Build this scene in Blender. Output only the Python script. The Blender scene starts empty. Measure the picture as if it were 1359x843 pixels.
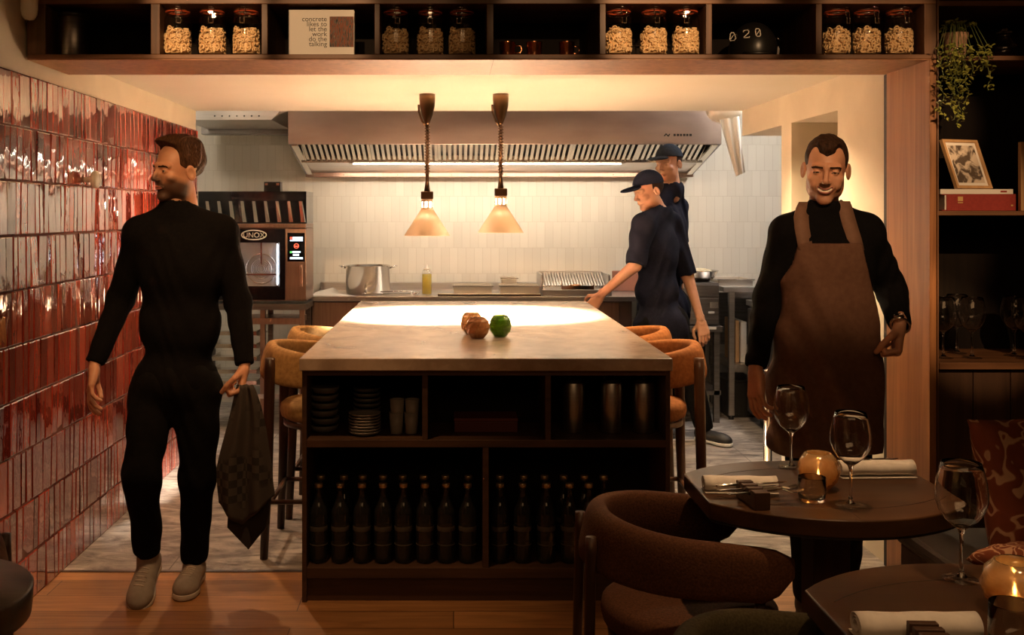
import bpy, math, random
import numpy as np
from mathutils import Vector, Matrix, Euler
random.seed(7)
rng = np.random.default_rng(11)
C = bpy.context.scene.collection
PI = math.pi
F = 1350.0; VX = 602.0; VY = 284.0; EYE = 1.5      # lens in pixels, vanishing point, eye height

def P(px, py, d):
    """the place in the room that a pixel shows at distance d"""
    return Vector(((px - VX) * d / F, d, EYE - (py - VY) * d / F))

# ------------------------------------------------------------------ things
def thing(name, label, cat, loc=(0, 0, 0), rz=0.0, group=None):
    o = bpy.data.objects.new(name, None); C.objects.link(o)
    o.empty_display_size = 0.05
    o.location = loc; o.rotation_euler = (0, 0, rz)
    tag(o, label, cat, group)
    return o

def tag(o, label=None, cat=None, group=None, kind=None):
    if label: o['label'] = label
    if cat: o['category'] = cat
    if group: o['group'] = group
    if kind: o['kind'] = kind
    return o

def dup(root, loc, rz=None, label=None, group=None):
    r = root.copy(); C.objects.link(r); r.location = loc
    if rz is not None: r.rotation_euler = (0, 0, rz)
    if label: r['label'] = label
    if group: r['group'] = group
    for ch in list(root.children):
        c = ch.copy(); C.objects.link(c); c.parent = r
        for g in list(ch.children):
            e = g.copy(); C.objects.link(e); e.parent = c
    return r

ORD = ['leftmost', 'second from left', 'third from left', 'fourth from left', 'fifth from left', 'sixth from left',
       'seventh from left', 'eighth from left']

def link_mesh(name, me, parent=None, mats=(), smooth=False, bevel=0.0, bseg=2, sub=0, autosmooth=None):
    o = bpy.data.objects.new(name, me); C.objects.link(o)
    for m in mats: me.materials.append(m)
    if smooth:
        me.polygons.foreach_set('use_smooth', [True] * len(me.polygons))
    if parent is not None:
        o.parent = parent
    if bevel > 0:
        b = o.modifiers.new('bevel', 'BEVEL'); b.width = bevel; b.segments = bseg; b.limit_method = 'ANGLE'; b.angle_limit = 0.6
        b.harden_normals = False
    if sub:
        s = o.modifiers.new('sub', 'SUBSURF'); s.levels = sub; s.render_levels = sub
    return o

def chain_loc(parent):
    v = Vector((0, 0, 0)); p = parent
    while p is not None:
        v = v + Vector(p.location); p = p.parent
    return v

class MB:
    """collects geometry (room coordinates) for one mesh"""
    def __init__(s): s.v = []; s.f = []; s.mi = []; s.sm = []; s.cur = 0
    def add(s, vs, fs, smooth=False):
        n = len(s.v); s.v += [tuple(a) for a in vs]
        for f in fs:
            s.f.append([n + i for i in f]); s.mi.append(s.cur); s.sm.append(smooth)
        return s
    def box(s, x0, x1, y0, y1, z0, z1, rot=None, c=None):
        vs = [Vector((x, y, z)) for z in (z0, z1) for y in (y0, y1) for x in (x0, x1)]
        if rot is not None:
            c = Vector(c) if c is not None else Vector(((x0+x1)/2, (y0+y1)/2, (z0+z1)/2))
            vs = [rot @ (a - c) + c for a in vs]
        return s.add(vs, [(0, 2, 3, 1), (4, 5, 7, 6), (0, 1, 5, 4), (2, 6, 7, 3), (0, 4, 6, 2), (1, 3, 7, 5)])
    def quad(s, a, b, c, d): return s.add([a, b, c, d], [(0, 1, 2, 3)])
    def lathe(s, prof, c=(0, 0, 0), n=24, smooth=True, M=None, sx=1, sy=1, twist=0.0, closed=False):
        """prof: list of (r, z); revolved about z at c"""
        vs = []; fs = []; c = Vector(c)
        for j, (r, z) in enumerate(prof):
            for i in range(n):
                a = 2 * PI * i / n + twist * j
                p = Vector((r * math.cos(a) * sx, r * math.sin(a) * sy, z))
                if M is not None: p = M @ p
                vs.append(p + c)
        m = len(prof)
        for j in range(m - 1 + (1 if closed else 0)):
            for i in range(n):
                a = j * n + i; b = j * n + (i + 1) % n; k = ((j + 1) % m) * n
                fs.append((a, b, k + (i + 1) % n, k + i))
        if not closed:
            if prof[0][0] > 1e-5: fs.append(tuple(reversed(range(n))))
            if prof[-1][0] > 1e-5: fs.append(tuple((m - 1) * n + i for i in range(n)))
        return s.add(vs, fs, smooth)
    def tube(s, pts, r, n=8, smooth=True, cap=True, closed=False):
        pts = [Vector(p) for p in pts]; rs = r if isinstance(r, (list, tuple)) else [r] * len(pts)
        vs = []; fs = []; m = len(pts)
        u = None
        for j, p in enumerate(pts):
            if closed: t = (pts[(j+1) % m] - pts[j-1])
            elif j == 0: t = pts[1] - pts[0]
            elif j == m-1: t = pts[-1] - pts[-2]
            else: t = pts[j+1] - pts[j-1]
            t.normalize()
            if u is None:
                u = t.orthogonal().normalized()
            else:
                u = (u - t * u.dot(t));
                u = u.normalized() if u.length > 1e-6 else t.orthogonal().normalized()
            w = t.cross(u)
            for i in range(n):
                a = 2 * PI * i / n
                vs.append(p + (u * math.cos(a) + w * math.sin(a)) * rs[j])
        for j in range(m if closed else m - 1):
            k = ((j + 1) % m) * n
            for i in range(n):
                fs.append((j*n + i, j*n + (i+1) % n, k + (i+1) % n, k + i))
        if cap and not closed:
            fs.append(tuple(reversed(range(n)))); fs.append(tuple((m-1)*n + i for i in range(n)))
        return s.add(vs, fs, smooth)
    def sweep(s, path, secs, smooth=True):
        """path of (pos, side vector, up vector); secs: list (per point) of (u, w) outlines"""
        vs = []; fs = []; m = len(path); n = len(secs[0])
        for (p, a, b), sec in zip(path, secs):
            for (u, w) in sec: vs.append(p + a * u + b * w)
        for j in range(m - 1):
            for i in range(n):
                fs.append((j*n + i, j*n + (i+1) % n, (j+1)*n + (i+1) % n, (j+1)*n + i))
        fs.append(tuple(reversed(range(n)))); fs.append(tuple((m-1)*n + i for i in range(n)))
        return s.add(vs, fs, smooth)
    def prism(s, poly, z0, z1, M=None, smooth=False):
        """poly of (x, y) extruded z0..z1, M maps to the room"""
        n = len(poly); vs = [Vector((x, y, z0)) for x, y in poly] + [Vector((x, y, z1)) for x, y in poly]
        if M is not None: vs = [M @ v for v in vs]
        fs = [tuple(reversed(range(n))), tuple(n + i for i in range(n))] + [(i, (i+1) % n, n + (i+1) % n, n + i) for i in range(n)]
        return s.add(vs, fs, smooth)
    def build(s, name, mats, parent=None, bevel=0.0, bseg=2, sub=0, fix=True, local=False):
        if not isinstance(mats, (list, tuple)): mats = [mats]
        off = Vector((0, 0, 0)) if local else chain_loc(parent)
        me = bpy.data.meshes.new(name)
        me.from_pydata([(a[0]-off.x, a[1]-off.y, a[2]-off.z) for a in s.v], [], s.f)
        me.polygons.foreach_set('material_index', s.mi)
        me.polygons.foreach_set('use_smooth', s.sm)
        if fix:
            import bmesh
            bm = bmesh.new(); bm.from_mesh(me); bmesh.ops.recalc_face_normals(bm, faces=bm.faces); bm.to_mesh(me); bm.free()
        me.update()
        return link_mesh(name, me, parent, mats, False, bevel, bseg, sub)

def text_mesh(body, size, M, mat, name, parent, extrude=0.0008, align='LEFT', space=1.0):
    cu = bpy.data.curves.new(name, 'FONT'); cu.body = body; cu.size = size; cu.extrude = extrude; cu.align_x = align
    cu.space_line = space
    t = bpy.data.objects.new(name + '_tmp', cu); C.objects.link(t)
    bpy.context.view_layer.update()
    me = bpy.data.meshes.new_from_object(t.evaluated_get(bpy.context.evaluated_depsgraph_get()))
    bpy.data.objects.remove(t)
    off = chain_loc(parent)
    me.transform(Matrix.Translation(-off) @ M)
    me.name = name
    return link_mesh(name, me, parent, [mat])

# ------------------------------------------------------------------ distance fields for bodies, clothes, heads, hands
def smin(a, b, k):
    if k <= 0: return np.minimum(a, b)
    h = np.clip(0.5 + 0.5 * (b - a) / k, 0, 1)
    return b * (1 - h) + a * h - k * h * (1 - h)
def smax(a, b, k): return -smin(-a, -b, k)
def cap(p, a, b, ra, rb, sy=1.0):
    a = np.array(a, np.float32); b = np.array(b, np.float32)
    q = p
    if sy != 1.0:
        S = np.array([1, 1/sy, 1], np.float32); q = p * S; a = a * S; b = b * S
    ba = b - a; pa = q - a
    h = np.clip((pa @ ba) / max(float(ba @ ba), 1e-9), 0, 1)
    d = np.sqrt(((pa - h[:, None] * ba) ** 2).sum(1)) - (ra + (rb - ra) * h)
    return d * min(sy, 1.0)
def ell(p, c, r, R=None):
    q = p - np.array(c, np.float32)
    if R is not None: q = q @ np.array(R, np.float32)
    r = np.array(r, np.float32)
    k0 = np.sqrt(((q / r) ** 2).sum(1)) + 1e-6; k1 = np.sqrt(((q / r**2) ** 2).sum(1)) + 1e-6
    return k0 * (k0 - 1) / k1
def rbox(p, c, h, r, R=None):
    q = p - np.array(c, np.float32)
    if R is not None: q = q @ np.array(R, np.float32)
    q = np.abs(q) - np.array(h, np.float32) + r
    return np.sqrt((np.maximum(q, 0) ** 2).sum(1)) + np.minimum(q.max(1), 0) - r
def plane(p, c, n):
    n = np.array(n, np.float32); n = n / np.linalg.norm(n)
    return (p - np.array(c, np.float32)) @ n

def iso(f, lo, hi, h):
    """surface nets over f in the box lo..hi"""
    lo = np.array(lo, np.float32); hi = np.array(hi, np.float32)
    n = np.ceil((hi - lo) / h).astype(int) + 1
    ax = [lo[i] + h * np.arange(n[i], dtype=np.float32) for i in range(3)]
    V = np.empty(n, np.float32)
    G = np.stack(np.meshgrid(ax[1], ax[2], indexing='ij'), -1).reshape(-1, 2)
    step = max(1, 400000 // len(G))
    for i0 in range(0, n[0], step):
        xs = ax[0][i0:i0+step]
        pts = np.empty((len(xs), len(G), 3), np.float32); pts[:, :, 0] = xs[:, None]; pts[:, :, 1:] = G[None]
        V[i0:i0+step] = f(pts.reshape(-1, 3)).reshape(len(xs), n[1], n[2])
    V[0] = V[-1] = 1; V[:, 0] = V[:, -1] = 1; V[:, :, 0] = V[:, :, -1] = 1
    S = V < 0
    cs = [(i, j, k) for i in (0, 1) for j in (0, 1) for k in (0, 1)]
    def sl(c): return tuple(slice(c[a], n[a] - 1 + c[a]) for a in range(3))
    cnt = sum(S[sl(c)].astype(np.int8) for c in cs)
    act = (cnt > 0) & (cnt < 8)
    idx = np.argwhere(act)
    vid = -np.ones(act.shape, np.int64); vid[act] = np.arange(len(idx))
    pos = np.zeros((len(idx), 3)); num = np.zeros(len(idx))
    for c in cs:
        for a in range(3):
            if c[a] == 0:
                e = list(c); e[a] = 1
                v0 = V[idx[:, 0]+c[0], idx[:, 1]+c[1], idx[:, 2]+c[2]]; v1 = V[idx[:, 0]+e[0], idx[:, 1]+e[1], idx[:, 2]+e[2]]
                m = (v0 < 0) != (v1 < 0)
                t = np.where(m, v0 / np.where(m, v0 - v1, 1), 0)
                q = np.tile(np.array(c, float), (len(idx), 1)); q[:, a] += t
                pos += q * m[:, None]; num += m
    pos = pos / num[:, None]
    verts = lo + h * (idx + pos)
    faces = []
    for a in range(3):
        b, c = (a+1) % 3, (a+2) % 3
        s0 = [slice(1, n[k]-1) for k in range(3)]; s0[a] = slice(0, n[a]-1)
        s1 = list(s0); s1[a] = slice(1, n[a])
        A = S[tuple(s0)]; B = S[tuple(s1)]
        for sgn in (0, 1):
            m = (A & ~B) if sgn == 0 else (~A & B)
            e = np.argwhere(m); off = np.array([1, 1, 1]); off[a] = 0; e = e + off
            def cell(db, dc):
                q = e.copy(); q[:, b] += db; q[:, c] += dc
                return vid[q[:, 0], q[:, 1], q[:, 2]]
            quad = np.stack([cell(-1, -1), cell(0, -1), cell(0, 0), cell(-1, 0)], 1)
            if sgn: quad = quad[:, ::-1]
            faces.append(quad)
    return verts, np.concatenate(faces)

def np_mesh(name, parts, mats, parent, smooth=True, idx=None):
    """parts: list of (verts, faces) in room coordinates joined into one mesh"""
    off = np.array(chain_loc(parent)); vs = []; fs = []; n = 0
    for v, f in parts:
        vs.append(v - off); fs.append(f + n); n += len(v)
    vs = np.concatenate(vs); fs = np.concatenate(fs)
    me = bpy.data.meshes.new(name)
    me.vertices.add(len(vs)); me.vertices.foreach_set('co', vs.astype(np.float32).ravel())
    me.loops.add(fs.size); me.loops.foreach_set('vertex_index', fs.astype(np.int32).ravel())
    me.polygons.add(len(fs)); me.polygons.foreach_set('loop_start', np.arange(0, fs.size, 4, dtype=np.int32))
    me.polygons.foreach_set('loop_total', np.full(len(fs), 4, np.int32))
    me.update(calc_edges=True); me.validate()
    if idx is not None: me.polygons.foreach_set('material_index', np.concatenate(idx).astype(np.int32))
    return link_mesh(name, me, parent, mats, smooth)

def fcent(v, f): return v[f].mean(1)
# ------------------------------------------------------------------ materials
def mat(name, col=(.5, .5, .5), rough=.5, metal=0.0, spec=.5, **kw):
    m = bpy.data.materials.new(name); m.use_nodes = True
    b = m.node_tree.nodes['Principled BSDF']
    b.inputs['Base Color'].default_value = (*col, 1); b.inputs['Roughness'].default_value = rough
    b.inputs['Metallic'].default_value = metal; b.inputs['Specular IOR Level'].default_value = spec
    for k, v in kw.items():
        b.inputs[k].default_value = v
    return m
def N(m, typ, **kw):
    n = m.node_tree.nodes.new(typ)
    for k, v in kw.items():
        if k in n.inputs: n.inputs[k].default_value = v
        else: setattr(n, k, v)
    return n
def L(m, a, b): m.node_tree.links.new(a, b)
def coords(m, scale=(1, 1, 1), rot=(0, 0, 0), obj=True, loc=(0, 0, 0)):
    t = N(m, 'ShaderNodeTexCoord'); mp = N(m, 'ShaderNodeMapping')
    mp.inputs['Scale'].default_value = scale; mp.inputs['Rotation'].default_value = rot; mp.inputs['Location'].default_value = loc
    L(m, t.outputs['Object'], mp.inputs[0]); return mp.outputs[0]
def ramp(m, src, stops):
    r = N(m, 'ShaderNodeValToRGB'); e = r.color_ramp.elements
    while len(e) < len(stops): e.new(0.5)
    for i, (p, c) in enumerate(stops):
        e[i].position = p; e[i].color = (*c, 1) if len(c) == 3 else c
    L(m, src, r.inputs[0]); return r.outputs[0]
def bsdf(m): return m.node_tree.nodes['Principled BSDF']
def noise_mat(name, c1, c2, scale=8, rough=.5, stretch=(1, 1, 1), detail=6, bump=0.0, metal=0.0, dist=0.0, bdist=0.002, r2=None, lo=.3, hi=.7, spec=.5, **kw):
    m = mat(name, c1, rough, metal, spec, **kw); v = coords(m, stretch)
    n = N(m, 'ShaderNodeTexNoise', Scale=scale, Detail=detail, Distortion=dist); L(m, v, n.inputs['Vector'])
    L(m, ramp(m, n.outputs['Fac'], [(lo, c1), (hi, c2)]), bsdf(m).inputs['Base Color'])
    if bump:
        b = N(m, 'ShaderNodeBump', Strength=bump, Distance=bdist); L(m, n.outputs['Fac'], b.inputs['Height']); L(m, b.outputs[0], bsdf(m).inputs['Normal'])
    if r2 is not None:
        rr = N(m, 'ShaderNodeMapRange'); rr.inputs[3].default_value = rough; rr.inputs[4].default_value = r2
        L(m, n.outputs['Fac'], rr.inputs[0]); L(m, rr.outputs[0], bsdf(m).inputs['Roughness'])
    return m
def wood(name, c1, c2, axis=2, rough=.45, scale=6.0, spec=.4):
    st = [14, 14, 14]; st[axis] = 0.8
    m = noise_mat(name, c1, c2, scale=scale/4, rough=rough, stretch=tuple(st), dist=1.2, bump=.15, bdist=.001, detail=8, spec=spec)
    return m

M_walnut = wood('walnut_v', (.060, .026, .011), (.16, .072, .030), 2)
M_walnut_h = wood('walnut_h', (.10, .042, .017), (.22, .10, .042), 0)
M_walnut_dark = wood('walnut_dark', (.040, .019, .010), (.080, .038, .019), 2, rough=.55)
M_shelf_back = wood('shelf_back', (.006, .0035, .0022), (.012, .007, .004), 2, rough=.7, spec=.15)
M_isl = wood('island_wood', (.045, .022, .012), (.085, .040, .020), 0, rough=.5)
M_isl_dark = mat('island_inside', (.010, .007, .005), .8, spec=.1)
M_jamb = wood('jamb_wood', (.19, .073, .025), (.34, .148, .054), 2, rough=.45)
M_table = wood('table_wood', (.036, .016, .007), (.075, .034, .014), 0, rough=.36, scale=4, spec=.22)
M_groove = mat('groove', (.012, .006, .003), .7)
M_darkwood = wood('dark_leg_wood', (.030, .013, .007), (.055, .024, .012), 2, rough=.4)
M_midwood = wood('stool_wood', (.075, .030, .012), (.13, .055, .022), 2, rough=.4)

def m_floor():
    m = mat('oak_planks', (.3, .15, .06), .38)
    v = coords(m)
    br = N(m, 'ShaderNodeTexBrick', Scale=1.0); br.offset = .37; br.inputs['Brick Width'].default_value = 1.6; br.inputs['Row Height'].default_value = .16
    br.inputs['Mortar Size'].default_value = .0018; br.inputs['Color1'].default_value = (.0, .0, .0, 1); br.inputs['Color2'].default_value = (1, 1, 1, 1); br.inputs['Mortar'].default_value = (.5, .5, .5, 1)
    L(m, v, br.inputs['Vector'])
    g = N(m, 'ShaderNodeTexNoise', Scale=1.6, Detail=8, Distortion=1.5); L(m, coords(m, (1.3, 16, 1)), g.inputs['Vector'])
    base = ramp(m, g.outputs['Fac'], [(.3, (.27, .125, .045)), (.7, (.46, .235, .095))])
    mx = N(m, 'ShaderNodeMix', data_type='RGBA', blend_type='MULTIPLY'); mx.inputs['Factor'].default_value = 1
    L(m, base, mx.inputs['A']); L(m, ramp(m, br.outputs['Color'], [(0, (.62, .58, .52)), (1, (1.15, 1.1, 1.0))]), mx.inputs['B'])
    m2 = N(m, 'ShaderNodeMix', data_type='RGBA'); L(m, br.outputs['Fac'], m2.inputs['Factor']); L(m, mx.outputs['Result'], m2.inputs['A']); m2.inputs['B'].default_value = (.05, .02, .01, 1)
    L(m, m2.outputs['Result'], bsdf(m).inputs['Base Color'])
    b = N(m, 'ShaderNodeBump', Strength=.3, Distance=.001); L(m, g.outputs['Fac'], b.inputs['Height']); L(m, b.outputs[0], bsdf(m).inputs['Normal'])
    return m
M_oak = m_floor()
def m_stonefloor():
    m = mat('stone_floor', (.3, .3, .3), .42)
    v = coords(m, (1, 1, 1), (0, 0, .0))
    n = N(m, 'ShaderNodeTexNoise', Scale=3.2, Detail=10, Distortion=1.4, Roughness=.68); L(m, coords(m, (1.2, 3.2, 1), (0, 0, .5)), n.inputs['Vector'])
    base = ramp(m, n.outputs['Fac'], [(.32, (.09, .078, .07)), (.48, (.27, .235, .21)), (.66, (.54, .49, .44))])
    br = N(m, 'ShaderNodeTexBrick', Scale=1.0); br.offset = .5; br.inputs['Brick Width'].default_value = 1.2; br.inputs['Row Height'].default_value = .6
    br.inputs['Mortar Size'].default_value = .003; L(m, v, br.inputs['Vector'])
    m2 = N(m, 'ShaderNodeMix', data_type='RGBA'); L(m, br.outputs['Fac'], m2.inputs['Factor']); L(m, base, m2.inputs['A']); m2.inputs['B'].default_value = (.14, .12, .11, 1)
    L(m, m2.outputs['Result'], bsdf(m).inputs['Base Color'])
    b = N(m, 'ShaderNodeBump', Strength=.7, Distance=.012); L(m, n.outputs['Fac'], b.inputs['Height']); L(m, b.outputs[0], bsdf(m).inputs['Normal'])
    return m
M_stonefloor = m_stonefloor()
M_plaster = noise_mat('plaster', (.72, .62, .47), (.82, .72, .56), 3.0, .8, detail=10, bump=.25, bdist=.004, dist=.6)
M_paint = noise_mat('ceiling_paint', (.80, .74, .62), (.84, .78, .66), 2.0, .75, detail=6)
M_greywall = noise_mat('grey_plaster', (.20, .17, .15), (.26, .22, .20), 2.0, .8)
M_darkroom = mat('dark_paint', (.035, .024, .018), .8)
def m_whitetile():
    m = mat('cream_tiles', (.7, .66, .55), .16)
    t = N(m, 'ShaderNodeTexCoord'); mp = N(m, 'ShaderNodeMapping'); mp.inputs['Rotation'].default_value = (PI/2, 0, 0)
    L(m, t.outputs['Object'], mp.inputs[0])
    br = N(m, 'ShaderNodeTexBrick', Scale=1.0); br.offset = .5; br.offset_frequency = 2; br.inputs['Brick Width'].default_value = .066; br.inputs['Row Height'].default_value = .205
    br.inputs['Mortar Size'].default_value = .0016; br.inputs['Mortar Smooth'].default_value = .3; br.inputs['Bias'].default_value = 0
    br.inputs['Color1'].default_value = (.655, .615, .525, 1); br.inputs['Color2'].default_value = (.71, .67, .575, 1); br.inputs['Mortar'].default_value = (.56, .51, .42, 1)
    L(m, mp.outputs[0], br.inputs['Vector']); L(m, br.outputs['Color'], bsdf(m).inputs['Base Color'])
    n = N(m, 'ShaderNodeTexNoise', Scale=9, Detail=3); L(m, coords(m), n.inputs['Vector'])
    ad = N(m, 'ShaderNodeMath', operation='MULTIPLY_ADD'); L(m, br.outputs['Fac'], ad.inputs[0]); ad.inputs[1].default_value = -.6; L(m, n.outputs['Fac'], ad.inputs[2])
    b = N(m, 'ShaderNodeBump', Strength=.35, Distance=.004); L(m, ad.outputs[0], b.inputs['Height']); L(m, b.outputs[0], bsdf(m).inputs['Normal'])
    return m
M_cream = m_whitetile()
def m_redtile():
    m = mat('red_glazed_tiles', (.2, .03, .02), .05, spec=1.0, **{'Coat Weight': 1.0, 'Coat Roughness': .03, 'Coat IOR': 1.75})
    at = N(m, 'ShaderNodeAttribute', attribute_name='shade')
    n = N(m, 'ShaderNodeTexNoise', Scale=14, Detail=4); L(m, coords(m), n.inputs['Vector'])
    ad = N(m, 'ShaderNodeMath', operation='MULTIPLY_ADD'); L(m, n.outputs['Fac'], ad.inputs[0]); ad.inputs[1].default_value = .5; L(m, at.outputs['Fac'], ad.inputs[2])
    L(m, ramp(m, ad.outputs[0], [(.1, (.13, .014, .009)), (.6, (.30, .038, .022)), (1.0, (.44, .080, .045))]), bsdf(m).inputs['Base Color'])
    n2 = N(m, 'ShaderNodeTexNoise', Scale=1.0, Detail=2); L(m, coords(m, (1, 20, 9)), n2.inputs['Vector'])
    b = N(m, 'ShaderNodeBump', Strength=.55, Distance=.004); L(m, n2.outputs['Fac'], b.inputs['Height'])
    L(m, b.outputs[0], bsdf(m).inputs['Normal']); L(m, b.outputs[0], bsdf(m).inputs['Coat Normal'])
    return m
M_red = m_redtile()
M_grout = mat('red_grout', (.10, .035, .022), .9)
def m_worktop():
    m = mat('limestone', (.4, .33, .26), .22)
    v = coords(m)
    n = N(m, 'ShaderNodeTexNoise', Scale=5, Detail=12, Distortion=.8, Roughness=.65); L(m, v, n.inputs['Vector'])
    vo = N(m, 'ShaderNodeTexVoronoi', Scale=26); L(m, v, vo.inputs['Vector'])
    base = ramp(m, n.outputs['Fac'], [(.3, (.28, .195, .135)), (.5, (.42, .31, .225)), (.75, (.56, .44, .33))])
    mx = N(m, 'ShaderNodeMix', data_type='RGBA', blend_type='MULTIPLY'); mx.inputs['Factor'].default_value = .5
    L(m, base, mx.inputs['A']); L(m, ramp(m, vo.outputs['Color'], [(0, (.75, .72, .7)), (1, (1.1, 1.1, 1.1))]), mx.inputs['B'])
    L(m, mx.outputs['Result'], bsdf(m).inputs['Base Color'])
    return m
M_worktop = m_worktop()
M_hoodsteel = noise_mat('hood_steel', (.27, .21, .20), (.44, .36, .33), 1.2, .33, stretch=(1, 1, 3), metal=1.0, r2=.42)
M_steel = noise_mat('brushed_steel', (.50, .47, .45), (.62, .59, .57), 3, .28, stretch=(1, 1, 30), metal=1.0, r2=.4)
M_tray = noise_mat('tray_steel', (.72, .66, .58), (.82, .76, .68), 3, .38, metal=.9)
M_steel_d = noise_mat('dark_steel', (.20, .18, .17), (.30, .28, .27), 3, .35, stretch=(1, 1, 20), metal=1.0)
M_steel_r = noise_mat('shiny_steel', (.66, .61, .54), (.78, .73, .66), 3, .19, metal=1.0)
M_steel_w = noise_mat('warm_steel', (.30, .19, .14), (.38, .25, .19), 3, .36, stretch=(20, 1, 1), metal=.9)
M_chrome = mat('chrome', (.8, .78, .75), .08, 1.0)
M_copper = mat('copper', (.80, .36, .18), .2, 1.0)
M_bronze = noise_mat('bronze_metal', (.075, .042, .022), (.11, .06, .032), 6, .3, metal=1.0)
M_black = mat('black_plastic', (.012, .011, .010), .35)
M_blackglass = mat('black_glass', (.006, .006, .007), .06)
M_blackmatte = mat('black_matte', (.015, .013, .012), .8, spec=.2)
M_shade = mat('lamp_shade', (.90, .72, .53), .55, .2)
M_shade_in = mat('shade_inside', (.9, .85, .75), .4, .3)
def thin_glass(name, tint=(1, 1, 1), rough=.02, ior=1.5):
    m = bpy.data.materials.new(name); m.use_nodes = True; nt = m.node_tree; nt.nodes.clear()
    o = N(m, 'ShaderNodeOutputMaterial'); tr = N(m, 'ShaderNodeBsdfTransparent'); gl = N(m, 'ShaderNodeBsdfGlossy', Roughness=rough)
    lw = N(m, 'ShaderNodeLayerWeight', Blend=.5); pw = N(m, 'ShaderNodeMath', operation='POWER'); pw.inputs[1].default_value = 4.0; L(m, lw.outputs['Facing'], pw.inputs[0])
    fr = N(m, 'ShaderNodeMath', operation='MULTIPLY_ADD'); L(m, pw.outputs[0], fr.inputs[0]); fr.inputs[1].default_value = .55; fr.inputs[2].default_value = .045; mx = N(m, 'ShaderNodeMixShader'); tr.inputs[0].default_value = (*tint, 1)
    L(m, fr.outputs[0], mx.inputs[0]); L(m, tr.outputs[0], mx.inputs[1]); L(m, gl.outputs[0], mx.inputs[2]); L(m, mx.outputs[0], o.inputs[0])
    return m
M_jarglass = thin_glass('jar_glass')
M_foot = thin_glass('foot_glass')
M_foot.node_tree.nodes['Math.001'].inputs[2].default_value = .12
M_glass = mat('clear_glass', (1, 1, 1), .0, **{'Transmission Weight': 1.0, 'IOR': 1.47})
M_dkglass = mat('dark_bottle_glass', (.035, .033, .03), .05, **{'Transmission Weight': .55, 'IOR': 1.45})
M_amber = noise_mat('amber_glass', (.62, .36, .15), (.92, .66, .36), 9, .15, dist=3.0, bump=.3, **{'Transmission Weight': .62, 'IOR': 1.45})
M_bronzeglass = noise_mat('brown_glass', (.50, .22, .08), (.80, .42, .18), 16, .15, dist=2.0, bump=.4, **{'Transmission Weight': .35, 'IOR': 1.5})
M_green = noise_mat('green_glass', (.05, .16, .01), (.28, .50, .04), 30, .1, stretch=(.6, .6, 4), bump=1.0, bdist=.004, **{'Transmission Weight': .6, 'IOR': 1.5})
M_ghostglass = thin_glass('window_glass', ior=1.4)
M_pasta = noise_mat('pasta', (.72, .47, .22), (.86, .62, .34), 30, .6)
M_rubber = mat('orange_rubber', (.62, .10, .03), .5)
M_paper = mat('paper', (.80, .76, .70), .8)
M_linen = noise_mat('white_linen', (.66, .60, .54), (.74, .68, .61), 60, .85, bump=.3, bdist=.001)
def fabric(name, c1, c2, sc=180):
    m = noise_mat(name, c1, c2, sc, .9, bump=.5, bdist=.0015, detail=3, spec=.2, **{'Sheen Weight': .25, 'Sheen Roughness': .4})
    bsdf(m).inputs['Sheen Tint'].default_value = (*c2, 1)
    return m
M_brownfab = fabric('brown_boucle', (.045, .016, .006), (.09, .034, .014))
M_orangefab = fabric('cognac_velvet', (.22, .075, .020), (.34, .125, .036), 60)
M_tanfab = fabric('tan_velvet', (.20, .105, .035), (.30, .17, .062), 60)
M_olivefab = fabric('olive_fabric', (.036, .028, .012), (.065, .052, .024))
M_skin = noise_mat('skin', (.50, .235, .135), (.60, .30, .18), 12, .48, **{'Subsurface Weight': .08, 'Subsurface Scale': .01})
def add_mask(m, col, attr='stubble'):
    at = N(m, 'ShaderNodeAttribute', attribute_name=attr); b = bsdf(m); src = b.inputs['Base Color'].links[0].from_socket
    mx = N(m, 'ShaderNodeMix', data_type='RGBA'); L(m, at.outputs['Fac'], mx.inputs['Factor']); L(m, src, mx.inputs['A']); mx.inputs['B'].default_value = (*col, 1)
    L(m, mx.outputs['Result'], b.inputs['Base Color'])
add_mask(M_skin, (.075, .036, .022))
M_skin_d = noise_mat('stubble_skin', (.20, .095, .055), (.27, .13, .078), 50, .6)
M_lip = mat('lips', (.36, .12, .085), .45)
M_mouth = mat('mouth_inside', (.05, .012, .010), .6)
M_teeth = mat('teeth', (.75, .66, .55), .3)
M_eyew = mat('eye_white', (.30, .24, .20), .2)
M_iris = mat('iris', (.03, .016, .01), .1)
M_hair = noise_mat('brown_hair', (.030, .013, .006), (.085, .038, .017), 70, .75, spec=.15, stretch=(3, .5, 1), bump=.6, bdist=.004, detail=4)
M_hair_d = noise_mat('dark_hair', (.018, .009, .005), (.055, .025, .013), 60, .75, spec=.15, stretch=(3, 1, 1), bump=.6, bdist=.003, detail=4)
M_knit = noise_mat('black_cloth', (.0035, .003, .003), (.006, .0052, .0052), 90, .95, bump=.2, spec=.08)
M_trouser = noise_mat('dark_trousers', (.004, .0036, .0036), (.0065, .0056, .0052), 50, .95, bump=.2, spec=.1)
M_navy = noise_mat('navy_cloth', (.006, .006, .013), (.010, .010, .020), 60, .9, bump=.2, spec=.15)
M_cap = noise_mat('blue_cap', (.006, .007, .016), (.010, .012, .026), 60, .9, spec=.1)
M_capl = noise_mat('grey_blue_cap', (.022, .028, .040), (.032, .040, .055), 60, .9, spec=.1)
M_apron = noise_mat('brown_apron', (.105, .050, .030), (.135, .066, .041), 50, .85, bump=.2, spec=.2)
M_strap = noise_mat('brown_strap', (.15, .075, .045), (.18, .09, .055), 50, .8)
M_shoe = noise_mat('grey_suede', (.24, .20, .17), (.32, .27, .23), 30, .9)
M_sole = mat('shoe_sole', (.50, .44, .38), .7)
M_blackshoe = mat('black_shoe', (.02, .018, .018), .6)
M_terracotta = noise_mat('terracotta', (.45, .26, .16), (.55, .34, .22), 10, .8)
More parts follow.
